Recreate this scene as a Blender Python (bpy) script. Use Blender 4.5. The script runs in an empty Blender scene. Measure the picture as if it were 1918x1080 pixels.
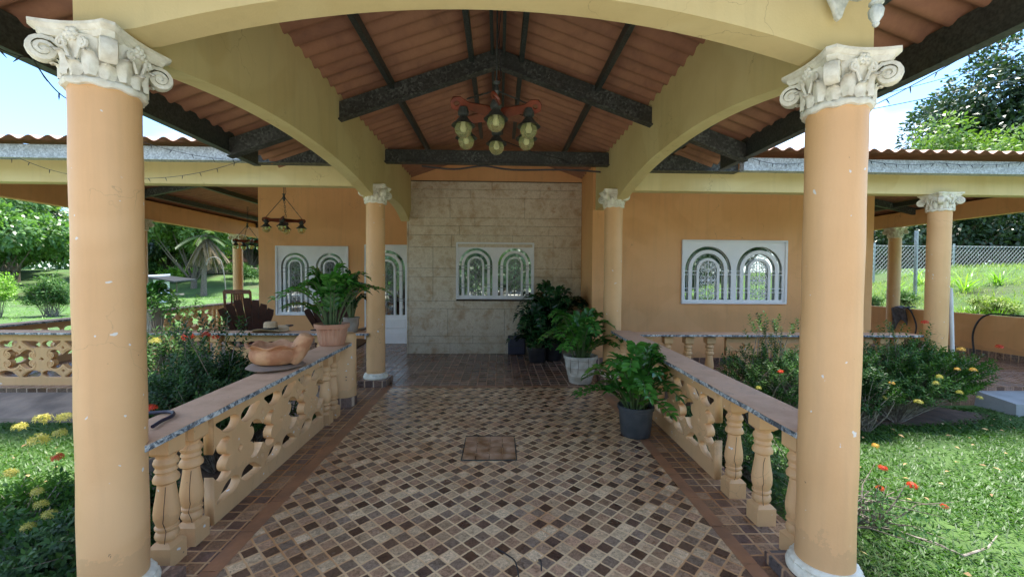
import bpy, bmesh, math, random
import numpy as np
from mathutils import Vector, Matrix, noise
random.seed(7); RNG = np.random.default_rng(11)
SC = bpy.context.scene
COL = SC.collection
PI = math.pi

# ------------------------------------------------------------------ camera
FPX, CX, CY, CAMH = 790.0, 959.0, 540.0, 1.47
yaw, pitch, roll = math.atan(24/790), math.atan(22/790), math.radians(.38)
fw = Vector((math.sin(yaw)*math.cos(pitch), math.cos(yaw)*math.cos(pitch), -math.sin(pitch)))
rt = fw.cross(Vector((0, 0, 1))).normalized(); up = rt.cross(fw)
rt2 = rt*math.cos(roll)+up*math.sin(roll); up2 = up*math.cos(roll)-rt*math.sin(roll)
cam = bpy.data.cameras.new('camera'); cam.sensor_width = 36; cam.lens = FPX/1918*36
cam.clip_start = .05; cam.clip_end = 900
co = bpy.data.objects.new('camera', cam); COL.objects.link(co); SC.camera = co
co.matrix_world = Matrix(((rt2.x, up2.x, -fw.x, 0), (rt2.y, up2.y, -fw.y, 0), (rt2.z, up2.z, -fw.z, CAMH), (0, 0, 0, 1)))

def ray(px, py):
    return fw+rt2*((px-CX)/FPX)-up2*((py-CY)/FPX)
def atY(px, py, Y):
    d = ray(px, py); return Vector((0, 0, CAMH))+d*(Y/d.y)

# ------------------------------------------------------------------ world and sun
SUN_EL, SUN_AZ = math.radians(74), math.radians(30)      # azimuth from +Y (behind the house) towards +X
w = bpy.data.worlds.new('World'); SC.world = w; w.use_nodes = True
nt = w.node_tree; nt.nodes.clear()
def N(nt, t, **k):
    n = nt.nodes.new(t)
    for a, b in k.items(): setattr(n, a, b)
    return n
wo = N(nt, 'ShaderNodeOutputWorld'); bg = N(nt, 'ShaderNodeBackground')
sky = N(nt, 'ShaderNodeTexSky', sky_type='NISHITA', sun_disc=False)
sky.sun_elevation = SUN_EL; sky.sun_rotation = SUN_AZ; sky.air_density = 1.0; sky.dust_density = .4; sky.ozone_density = 2.5
tc = N(nt, 'ShaderNodeTexCoord'); mp = N(nt, 'ShaderNodeMapping')
mp.inputs['Scale'].default_value = (1.0, 1.0, 2.6); mp.inputs['Rotation'].default_value = (0, .35, .6); mp.inputs['Location'].default_value = (.3, 1.9, .4)
nz = N(nt, 'ShaderNodeTexNoise'); nz.inputs['Scale'].default_value = 2.1; nz.inputs['Detail'].default_value = 8; nz.inputs['Roughness'].default_value = .52; nz.inputs['Distortion'].default_value = .25
cr = N(nt, 'ShaderNodeValToRGB'); cr.color_ramp.elements[0].position = .46; cr.color_ramp.elements[1].position = .74
mx = N(nt, 'ShaderNodeMix', data_type='RGBA')
mx.inputs['B'].default_value = (5.6, 5.9, 6.2, 1)
L = nt.links.new
L(tc.outputs['Generated'], mp.inputs['Vector']); L(mp.outputs[0], nz.inputs['Vector']); L(nz.outputs['Fac'], cr.inputs[0])
tn = N(nt, 'ShaderNodeMix', data_type='RGBA', blend_type='MULTIPLY'); tn.inputs['Factor'].default_value = 1; tn.inputs['B'].default_value = (.74, .90, 1.04, 1)
L(sky.outputs[0], tn.inputs['A']); L(cr.outputs[0], mx.inputs['Factor']); L(tn.outputs['Result'], mx.inputs['A']); L(mx.outputs['Result'], bg.inputs['Color'])
bg.inputs['Strength'].default_value = .09
L(bg.outputs[0], wo.inputs[0])
sl = bpy.data.lights.new('sun', 'SUN'); sl.energy = 2.5; sl.angle = math.radians(11); sl.color = (1, .95, .86)
so = bpy.data.objects.new('sun', sl); COL.objects.link(so)
sd = Vector((math.sin(SUN_AZ)*math.cos(SUN_EL), math.cos(SUN_AZ)*math.cos(SUN_EL), math.sin(SUN_EL)))
so.rotation_euler = sd.to_track_quat('Z', 'Y').to_euler(); so.location = (0, 0, 30)
SC.view_settings.view_transform = 'Standard'; SC.view_settings.look = 'None'
SC.view_settings.gamma = 1; SC.view_settings.exposure = 2.45
SC.render.engine = 'CYCLES'
try:
    SC.cycles.max_bounces = 8; SC.cycles.diffuse_bounces = 5; SC.cycles.sample_clamp_indirect = 6
except Exception: pass

# ------------------------------------------------------------------ materials
MATS = {}
def newmat(name):
    m = bpy.data.materials.new(name); m.use_nodes = True; MATS[name] = m
    return m, m.node_tree, m.node_tree.nodes['Principled BSDF']
def lk(nt, a, b): nt.links.new(a, b)
def rgba(c): return (c[0], c[1], c[2], 1)
def mixc(nt, fac, a, b, blend='MIX'):
    m = N(nt, 'ShaderNodeMix', data_type='RGBA', blend_type=blend)
    for s, v in (('Factor', fac), ('A', a), ('B', b)):
        if hasattr(v, 'links') or hasattr(v, 'is_linked'): nt.links.new(v, m.inputs[s])
        elif s == 'Factor': m.inputs[s].default_value = v
        else: m.inputs[s].default_value = rgba(v)
    return m.outputs['Result']
def noise_n(nt, scale, detail=4, rough=.5, vec=None, dist=0):
    n = N(nt, 'ShaderNodeTexNoise'); n.inputs['Scale'].default_value = scale; n.inputs['Detail'].default_value = detail
    n.inputs['Roughness'].default_value = rough; n.inputs['Distortion'].default_value = dist
    if vec is None:
        g = N(nt, 'ShaderNodeNewGeometry'); vec = g.outputs['Position']
    nt.links.new(vec, n.inputs['Vector']); return n.outputs['Fac']
def ramp(nt, fac, stops):
    r = N(nt, 'ShaderNodeValToRGB'); e = r.color_ramp.elements
    while len(e) < len(stops): e.new(.5)
    for el, (p, c) in zip(e, stops): el.position = p; el.color = rgba(c) if hasattr(c, '__len__') else (c, c, c, 1)
    nt.links.new(fac, r.inputs[0]); return r.outputs[0]
def bump(nt, h, b, strength=.3, dist=.01):
    n = N(nt, 'ShaderNodeBump'); n.inputs['Strength'].default_value = strength; n.inputs['Distance'].default_value = dist
    nt.links.new(h, n.inputs['Height']); nt.links.new(n.outputs[0], b.inputs['Normal'])
def simple(name, c, c2=None, scale=6, rough=.6, metal=0, bmp=0, bs=60, lo=.35, hi=.65, detail=5):
    m, nt, b = newmat(name)
    b.inputs['Roughness'].default_value = rough; b.inputs['Metallic'].default_value = metal
    if c2 is None: c2 = tuple(x*.85 for x in c)
    f = ramp(nt, noise_n(nt, scale, detail), [(lo, 0.), (hi, 1.)])
    lk(nt, mixc(nt, f, c, c2), b.inputs['Base Color'])
    if bmp: bump(nt, noise_n(nt, bs, 4), b, bmp)
    return m
def paint(name, c, dirt=(.25, .16, .09), chips=True, rough=.55):
    m, nt, b = newmat(name)
    b.inputs['Roughness'].default_value = rough
    f = ramp(nt, noise_n(nt, 1.7, 6, .6), [(.3, 0.), (.75, 1.)])
    c1 = mixc(nt, f, c, (c[0]*.88, c[1]*.84, c[2]*.78))
    pf = ramp(nt, noise_n(nt, .9, 2, .4, dist=1.), [(.52, 0.), (.56, .5)])
    c1 = mixc(nt, pf, c1, (min(.85, c[0]*1.04), c[1]*1.07, c[2]*1.12))
    cv = N(nt, 'ShaderNodeTexVoronoi', feature='DISTANCE_TO_EDGE'); cv.inputs['Scale'].default_value = 1.3
    gg = N(nt, 'ShaderNodeNewGeometry'); wv_ = N(nt, 'ShaderNodeTexNoise'); wv_.inputs['Scale'].default_value = 3; wv_.inputs['Detail'].default_value = 6; lk(nt, gg.outputs['Position'], wv_.inputs['Vector'])
    wm = N(nt, 'ShaderNodeVectorMath', operation='MULTIPLY_ADD'); wm.inputs[1].default_value = (.5, .5, .9); lk(nt, wv_.outputs['Color'], wm.inputs[0]); lk(nt, gg.outputs['Position'], wm.inputs[2]); lk(nt, wm.outputs[0], cv.inputs['Vector'])
    ck = ramp(nt, cv.outputs['Distance'], [(.0, .55), (.0035, 0.)])
    ckm = N(nt, 'ShaderNodeMath', operation='MULTIPLY'); lk(nt, ck, ckm.inputs[0]); lk(nt, ramp(nt, noise_n(nt, 1.1, 2), [(.5, 0.), (.6, 1.)]), ckm.inputs[1])
    c1 = mixc(nt, ckm.outputs[0], c1, (.2, .12, .06))
    # vertical dirt streaks
    g = N(nt, 'ShaderNodeNewGeometry'); mpp = N(nt, 'ShaderNodeMapping'); mpp.inputs['Scale'].default_value = (9, 9, .7)
    nt.links.new(g.outputs['Position'], mpp.inputs[0])
    s = ramp(nt, noise_n(nt, 1.5, 5, .6, mpp.outputs[0]), [(.50, 0.), (.85, .18)])
    c2 = mixc(nt, s, c1, dirt)
    gp = N(nt, 'ShaderNodeNewGeometry'); gzz = N(nt, 'ShaderNodeSeparateXYZ'); lk(nt, gp.outputs['Position'], gzz.inputs[0])
    hn = N(nt, 'ShaderNodeMath', operation='MULTIPLY_ADD'); lk(nt, noise_n(nt, 6, 7, .7), hn.inputs[0]); hn.inputs[1].default_value = -.42; lk(nt, gzz.outputs['Z'], hn.inputs[2])
    c2 = mixc(nt, ramp(nt, hn.outputs[0], [(-.12, .16), (.0, .0)]), c2, dirt)
    if chips:
        k = ramp(nt, noise_n(nt, 22, 2, .4), [(.735, 0.), (.745, 1.)])
        c2 = mixc(nt, k, c2, (.75, .7, .62))
        k2 = ramp(nt, noise_n(nt, 31, 3, .5), [(.755, 0.), (.775, .8)])
        c2 = mixc(nt, k2, c2, (.22, .12, .06))
    lk(nt, c2, b.inputs['Base Color'])
    h = N(nt, 'ShaderNodeMath', operation='ADD'); nt.links.new(noise_n(nt, 9, 3), h.inputs[0]); nt.links.new(noise_n(nt, 90, 3), h.inputs[1])
    bump(nt, h.outputs[0], b, .22, .004)
    return m
paint('peach', (.79, .475, .218)); paint('peach_wall', (.80, .425, .17), chips=False, rough=.7)
paint('yellow', (.70, .57, .265), dirt=(.3, .24, .12), chips=False, rough=.7)
m, nt, b = newmat('cast_white')   # weathered painted plaster of the capitals; creases coloured darker
f = ramp(nt, noise_n(nt, 14, 6, .65), [(.42, 0.), (.72, 1.)])
c = mixc(nt, f, (.84, .81, .66), (.60, .54, .39))
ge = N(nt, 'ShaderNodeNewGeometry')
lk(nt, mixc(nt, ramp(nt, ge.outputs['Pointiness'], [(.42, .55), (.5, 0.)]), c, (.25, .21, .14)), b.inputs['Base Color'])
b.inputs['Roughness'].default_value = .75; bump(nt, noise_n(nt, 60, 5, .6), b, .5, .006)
simple('white_metal', (.88, .88, .86), (.82, .83, .81), 5, .35)
simple('iron_grey', (.30, .31, .31), (.2, .2, .2), 30, .4)
simple('lamp_white', (.74, .76, .66), (.45, .48, .40), 30, .5, 0, .3)
simple('dark_metal', (.035, .04, .037), (.075, .085, .075), 55, .5, .3, .1)
m, nt, b = newmat('galv_dark')
v = N(nt, 'ShaderNodeTexVoronoi'); v.inputs['Scale'].default_value = 45
g = N(nt, 'ShaderNodeNewGeometry'); lk(nt, g.outputs['Position'], v.inputs['Vector'])
f = ramp(nt, v.outputs['Color'], [(.2, (.035, .037, .032)), (.6, (.075, .08, .07)), (.9, (.15, .165, .14))])
lk(nt, mixc(nt, ramp(nt, noise_n(nt, 4, 4), [(.4, 0.), (.6, .7)]), f, (.04, .04, .034)), b.inputs['Base Color']); b.inputs['Roughness'].default_value = .55; b.inputs['Metallic'].default_value = .2
m, nt, b = newmat('galv_light')
v = N(nt, 'ShaderNodeTexVoronoi'); v.inputs['Scale'].default_value = 60
g = N(nt, 'ShaderNodeNewGeometry'); lk(nt, g.outputs['Position'], v.inputs['Vector'])
f = ramp(nt, v.outputs['Color'], [(.2, (.30, .33, .33)), (.8, (.55, .60, .60))])
lk(nt, mixc(nt, ramp(nt, noise_n(nt, 7, 6, .7), [(.5, 0.), (.7, .6)]), f, (.22, .24, .22)), b.inputs['Base Color']); b.inputs['Roughness'].default_value = .5; b.inputs['Metallic'].default_value = .15
m, nt, b = newmat('roofing')
g = N(nt, 'ShaderNodeNewGeometry')
f = ramp(nt, noise_n(nt, 2.6, 8, .68, dist=.6), [(.3, (.22, .105, .062)), (.5, (.33, .155, .085)), (.62, (.38, .185, .10)), (.8, (.26, .125, .07))])
f = mixc(nt, ramp(nt, noise_n(nt, 70, 3), [(.5, 0.), (.75, .25)]), f, (.25, .12, .07))
lk(nt, f, b.inputs['Base Color']); b.inputs['Roughness'].default_value = .75; bump(nt, noise_n(nt, 160, 3), b, .2, .002)
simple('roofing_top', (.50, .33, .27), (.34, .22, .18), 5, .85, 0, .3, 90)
m, nt, b = newmat('cap_edge')     # railing cap: pinkish worn paint on top, chipped black and white edge
g = N(nt, 'ShaderNodeNewGeometry'); sx = N(nt, 'ShaderNodeSeparateXYZ'); lk(nt, g.outputs['Normal'], sx.inputs[0])
up_ = ramp(nt, sx.outputs['Z'], [(.5, 0.), (.7, 1.)])
top = ramp(nt, noise_n(nt, 3.5, 7, .65), [(.3, (.52, .31, .18)), (.55, (.66, .42, .26)), (.8, (.40, .28, .19))])
top = mixc(nt, ramp(nt, noise_n(nt, 40, 3), [(.70, 0.), (.74, .8)]), top, (.12, .09, .07))
edge = ramp(nt, noise_n(nt, 11, 9, .78, dist=1.8), [(.43, (.06, .068, .075)), (.47, (.16, .18, .19)), (.52, (.36, .40, .41)), (.57, (.66, .67, .62))])
lk(nt, mixc(nt, up_, edge, top), b.inputs['Base Color']); b.inputs['Roughness'].default_value = .8; bump(nt, noise_n(nt, 45, 5, .7), b, .5, .006)

def tiles_mat(name, rot, period, cols, grout, gw=.09, rough=(.22, .5), pattern=None):
    m, nt, b = newmat(name)
    g = N(nt, 'ShaderNodeNewGeometry'); mp = N(nt, 'ShaderNodeMapping')
    mp.inputs['Rotation'].default_value = (0, 0, rot); mp.inputs['Scale'].default_value = (1/period,)*3
    mp.inputs['Location'].default_value = (.31, .17, 0)
    wob = N(nt, 'ShaderNodeTexNoise'); wob.inputs['Scale'].default_value = 34; wob.inputs['Detail'].default_value = 2
    lk(nt, g.outputs['Position'], wob.inputs['Vector'])
    ws = N(nt, 'ShaderNodeVectorMath', operation='MULTIPLY_ADD'); ws.inputs[1].default_value = (.008, .008, 0)
    lk(nt, wob.outputs['Color'], ws.inputs[0]); lk(nt, g.outputs['Position'], ws.inputs[2]); lk(nt, ws.outputs[0], mp.inputs[0])
    fl = N(nt, 'ShaderNodeVectorMath', operation='FLOOR'); lk(nt, mp.outputs[0], fl.inputs[0])
    fx = N(nt, 'ShaderNodeVectorMath', operation='MULTIPLY'); fx.inputs[1].default_value = (1, 1, 0); lk(nt, fl.outputs[0], fx.inputs[0])
    wn = N(nt, 'ShaderNodeTexWhiteNoise', noise_dimensions='2D'); lk(nt, fx.outputs[0], wn.inputs['Vector'])
    fr = N(nt, 'ShaderNodeVectorMath', operation='FRACTION'); lk(nt, mp.outputs[0], fr.inputs[0])
    sp = N(nt, 'ShaderNodeSeparateXYZ'); lk(nt, fr.outputs[0], sp.inputs[0])
    def edge(o, wdt):
        a = N(nt, 'ShaderNodeMath', operation='SUBTRACT'); lk(nt, o, a.inputs[0]); a.inputs[1].default_value = .5
        c = N(nt, 'ShaderNodeMath', operation='ABSOLUTE'); lk(nt, a.outputs[0], c.inputs[0])
        mr = N(nt, 'ShaderNodeMapRange'); mr.inputs[1].default_value = .5-wdt; mr.inputs[2].default_value = .5-wdt*.55
        lk(nt, c.outputs[0], mr.inputs[0]); return mr.outputs[0]
    mm = N(nt, 'ShaderNodeMath', operation='MAXIMUM'); lk(nt, edge(sp.outputs['X'], gw), mm.inputs[0]); lk(nt, edge(sp.outputs['Y'], gw), mm.inputs[1])
    n = len(cols); stops = [(min(1, i/n+.001), c) for i, c in enumerate(cols)]
    r = N(nt, 'ShaderNodeValToRGB'); r.color_ramp.interpolation = 'CONSTANT'
    e = r.color_ramp.elements
    while len(e) < n: e.new(.5)
    for el, (p, c) in zip(e, stops): el.position = p; el.color = rgba(c)
    if pattern:
        md = N(nt, 'ShaderNodeVectorMath', operation='FLOORED_MODULO' if False else 'WRAP'); md.inputs[1].default_value = (3.999, 3.999, 1); md.inputs[2].default_value = (0, 0, 0)
        q = N(nt, 'ShaderNodeSeparateXYZ'); lk(nt, fl.outputs[0], q.inputs[0])
        def mod4(o):
            a = N(nt, 'ShaderNodeMath', operation='FLOORED_MODULO'); lk(nt, o, a.inputs[0]); a.inputs[1].default_value = 4; return a.outputs[0]
        a = N(nt, 'ShaderNodeMath', operation='MULTIPLY_ADD'); lk(nt, mod4(q.outputs['Y']), a.inputs[0]); a.inputs[1].default_value = 4; lk(nt, mod4(q.outputs['X']), a.inputs[2])
        b2 = N(nt, 'ShaderNodeMath', operation='MULTIPLY_ADD'); lk(nt, a.outputs[0], b2.inputs[0]); b2.inputs[1].default_value = 1/16; b2.inputs[2].default_value = .5/16
        lk(nt, b2.outputs[0], r.inputs[0])
    else: lk(nt, wn.outputs['Value'], r.inputs[0])
    # marbling inside every tile, cloudy stone
    nn = noise_n(nt, 42, 6, .7, dist=1.2)
    mar = ramp(nt, nn, [(.34, .45), (.5, 1.), (.68, 1.5)])
    tcol = mixc(nt, 1., r.outputs[0], mar, 'MULTIPLY')
    tcol = mixc(nt, 1., tcol, ramp(nt, wn.outputs['Value'], [(0., .78), (1., 1.22)]), 'MULTIPLY')
    tcol = mixc(nt, ramp(nt, noise_n(nt, 1.6, 5, .6), [(.42, 0.), (.72, .5)]), tcol, (.24, .13, .06))
    gcol = mixc(nt, ramp(nt, noise_n(nt, 1.1, 5, .6), [(.45, 0.), (.62, 1.)]), grout, (grout[0]*.72, grout[1]*.52, grout[2]*.38))
    lk(nt, mixc(nt, mm.outputs[0], tcol, gcol), b.inputs['Base Color'])
    rr = ramp(nt, noise_n(nt, 1.3, 5, .65), [(.35, rough[0]), (.7, rough[1])])
    rg = N(nt, 'ShaderNodeMix', data_type='FLOAT'); lk(nt, mm.outputs[0], rg.inputs[0]); lk(nt, rr, rg.inputs[2]); rg.inputs[3].default_value = .75
    lk(nt, rg.outputs[0], b.inputs['Roughness'])
    inv = N(nt, 'ShaderNodeMath', operation='MULTIPLY_ADD'); lk(nt, mm.outputs[0], inv.inputs[0]); inv.inputs[1].default_value = -1; lk(nt, nn, inv.inputs[2])
    bump(nt, inv.outputs[0], b, .35, .003)
    return m
D_, C_, P_2, S_ = (.082, .045, .032), (.63, .46, .275), (.43, .26, .155), (.25, .18, .125)
C2_, D2_, B_ = (.52, .36, .21), (.12, .072, .05), (.34, .215, .13)
tiles_mat('tile_diamond', math.radians(45), .0815, [D_, C_, S_, P_2, P_2, D2_, C_, S_, C2_, S_, B_, D_, B_, C_, D2_, C2_], (.72, .51, .27), .085, rough=(.14, .38), pattern=True)
tiles_mat('tile_border', 0, .094, [(.15, .078, .055), (.26, .14, .075), (.20, .13, .09), (.34, .20, .11), (.12, .07, .055)], (.54, .34, .17))
tiles_mat('tile_terrace', 0, .125, [(.12, .07, .055), (.19, .115, .085), (.145, .10, .08), (.24, .155, .115)], (.42, .30, .21), gw=.06, rough=(.14, .32))
tiles_mat('tile_plinth', 0, .115, [(.13, .085, .07), (.20, .13, .10), (.10, .085, .08)], (.55, .40, .26))
m = simple('strip_tile', (.37, .175, .085), (.24, .12, .065), 5, .35, 0, .15); 
simple('hatch_tile', (.22, .10, .035), (.50, .32, .20), 9, .28, 0, .3)
m, nt, b = newmat('travertine')
f = ramp(nt, noise_n(nt, 5.2, 7, .62, dist=.35), [(.30, (.50, .34, .19)), (.44, (.62, .51, .34)), (.56, (.72, .63, .46)), (.66, (.60, .48, .31)), (.72, (.48, .31, .17))])
f = mixc(nt, ramp(nt, noise_n(nt, 45, 6, .7), [(.5, 0.), (.72, .6)]), f, (.24, .17, .11))
lk(nt, f, b.inputs['Base Color']); b.inputs['Roughness'].default_value = .38; bump(nt, noise_n(nt, 70, 5), b, .15, .003)
m, nt, b = newmat('mirror_glass'); b.inputs['Base Color'].default_value = (.78, .82, .78, 1); b.inputs['Metallic'].default_value = 1; b.inputs['Roughness'].default_value = .03
bump(nt, noise_n(nt, 1.3, 2), b, .12, .02)
m, nt, b = newmat('globe_glass'); b.inputs['Base Color'].default_value = (.70, .70, .36, 1); b.inputs['Roughness'].default_value = .08
b.inputs['Transmission Weight'].default_value = .8; b.inputs['IOR'].default_value = 1.15
simple('bulb', (.85, .85, .75), None, 5, .3)
simple('red_wood', (.22, .05, .02), (.13, .03, .015), 9, .32, 0, .1)
simple('chair_wood', (.23, .085, .03), (.15, .05, .02), 14, .45)
simple('dark_wood', (.055, .018, .012), (.03, .012, .01), 14, .35)
simple('terracotta', (.50, .235, .13), (.60, .33, .20), 7, .7, 0, .2)
simple('terracotta_bowl', (.44, .19, .085), (.62, .34, .17), 9, .75, 0, .5, 50, .4, .6, 8)
simple('white_pot', (.62, .61, .54), (.40, .38, .31), 9, .7, 0, .4)
simple('grey_pot', (.27, .235, .19), (.38, .34, .29), 9, .8, 0, .4)
simple('black_plastic', (.045, .055, .06), (.075, .085, .09), 12, .5, 0, .15)
simple('black', (.012, .012, .013), (.022, .022, .024), 12, .45)
simple('navy', (.02, .02, .045), (.035, .035, .06), 8, .4)
simple('soil', (.06, .038, .022), (.10, .06, .035), 25, .95, 0, .8)
simple('straw', (.60, .44, .26), (.50, .36, .2), 90, .8, 0, .5, 160)
simple('concrete', (.30, .26, .215), (.19, .165, .135), 4, .9, 0, .5, 30)
simple('pale_concrete', (.50, .47, .42), (.38, .35, .31), 2, .9, 0, .4, 30)
simple('kerb_stone', (.33, .25, .185), (.17, .13, .10), 3.5, .9, 0, .8, 12)
simple('wet_concrete', (.34, .36, .36), (.22, .235, .23), 3, .45, 0, .2, 30)
simple('bark', (.20, .165, .125), (.10, .08, .06), 14, .9, 0, .8, 25)
simple('twig', (.30, .27, .23), (.16, .13, .10), 30, .9)
simple('hill_stone', (.16, .13, .10), (.26, .22, .17), 3, .95, 0, .8, 6)
simple('pvc', (.72, .74, .76), None, 6, .4)
simple('green_sheet', (.28, .42, .34), (.22, .34, .28), 2, .6)
simple('house_white', (.72, .73, .72), (.6, .62, .6), 2, .7)
simple('cloth', (.07, .07, .085), (.15, .15, .17), 18, .9, 0, .6, 40)
simple('crack', (.05, .03, .02), None, 9, .9)
m, nt, b = newmat('white_sheet'); b.inputs['Base Color'].default_value = (.76, .80, .84, 1); b.inputs['Roughness'].default_value = .45

def leaf_mat(name, c1, c2, c3=None, rough=.4, trans=.3, spec=.5):
    m, nt, b = newmat(name)
    a = N(nt, 'ShaderNodeAttribute'); a.attribute_name = 'var'
    st = [(.0, c1), (.6, c2)] + ([(.93, c2), (1., c3)] if c3 else [(1., c2)])
    col = ramp(nt, a.outputs['Fac'], st)
    lk(nt, col, b.inputs['Base Color']); b.inputs['Roughness'].default_value = rough; b.inputs['Specular IOR Level'].default_value = spec
    t = N(nt, 'ShaderNodeBsdfTranslucent'); mixs = N(nt, 'ShaderNodeMixShader'); mixs.inputs[0].default_value = trans
    tcx = mixc(nt, 1., col, (1.3, 1.5, .6), 'MULTIPLY'); lk(nt, tcx, t.inputs['Color'])
    out = [n for n in nt.nodes if n.type == 'OUTPUT_MATERIAL'][0]
    lk(nt, b.outputs[0], mixs.inputs[1]); lk(nt, t.outputs[0], mixs.inputs[2]); lk(nt, mixs.outputs[0], out.inputs[0])
    return m
leaf_mat('zz_leaf', (.03, .13, .025), (.085, .26, .04), (.24, .40, .07), .25, .2, .6)
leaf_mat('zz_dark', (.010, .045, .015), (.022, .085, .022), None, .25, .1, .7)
leaf_mat('ixora_leaf', (.022, .06, .02), (.06, .135, .035), (.15, .20, .06), .5, .25, .25)
leaf_mat('ixora_light', (.035, .10, .028), (.10, .20, .05), (.24, .32, .09), .5, .3, .25)
leaf_mat('grass_far_sunlit', (.06, .16, .02), (.14, .30, .045), (.34, .32, .14), .5, .3)  # far lawn: brighter copy of the grass, stronger sun put into the colour
leaf_mat('grass', (.028, .085, .012), (.075, .175, .026), (.26, .24, .09), .5, .3)  # near lawn: greens toned down to stand for weaker sun
leaf_mat('grass_dry', (.14, .24, .05), (.30, .38, .12), (.5, .47, .22), .6, .35)
leaf_mat('tree_a', (.045, .12, .035), (.13, .25, .07), (.30, .38, .12), .35, .35)
leaf_mat('tree_b', (.07, .15, .04), (.19, .30, .08), (.38, .36, .12), .4, .35)
leaf_mat('tree_dark', (.018, .045, .02), (.045, .085, .035), (.10, .15, .07), .35, .2)
leaf_mat('vine', (.06, .14, .025), (.17, .27, .05), (.40, .36, .08), .5, .3)
leaf_mat('lime', (.13, .28, .03), (.26, .45, .06), (.45, .55, .15), .4, .4)
leaf_mat('palm_leaf', (.05, .11, .03), (.11, .18, .05), (.34, .30, .12), .4, .3)
leaf_mat('palm_dead', (.16, .12, .07), (.28, .21, .13), None, .8, .1)
leaf_mat('dry_leaf', (.16, .09, .04), (.36, .24, .11), (.5, .42, .2), .8, .1)
leaf_mat('red_petal', (.55, .035, .02), (.75, .09, .04), None, .5, .3)
leaf_mat('yellow_petal', (.50, .42, .09), (.66, .57, .18), None, .5, .3)
leaf_mat('orange_petal', (.70, .38, .08), (.80, .50, .14), None, .5, .3)
# ground: grass-coloured soil with worn brown patches
m, nt, b = newmat('lawn_soil')
f = ramp(nt, noise_n(nt, .55, 7, .6), [(.32, (.075, .08, .035)), (.45, (.06, .12, .028)), (.65, (.10, .19, .04))])
f2 = mixc(nt, ramp(nt, noise_n(nt, 9, 6, .7), [(.35, 0.), (.7, .6)]), f, (.05, .10, .02))
lk(nt, f2, b.inputs['Base Color']); b.inputs['Roughness'].default_value = .95; bump(nt, noise_n(nt, 30, 6, .7), b, .8, .04)
simple('bed_soil', (.13, .085, .055), (.07, .05, .035), 8, .95, 0, 1., 30)

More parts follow.
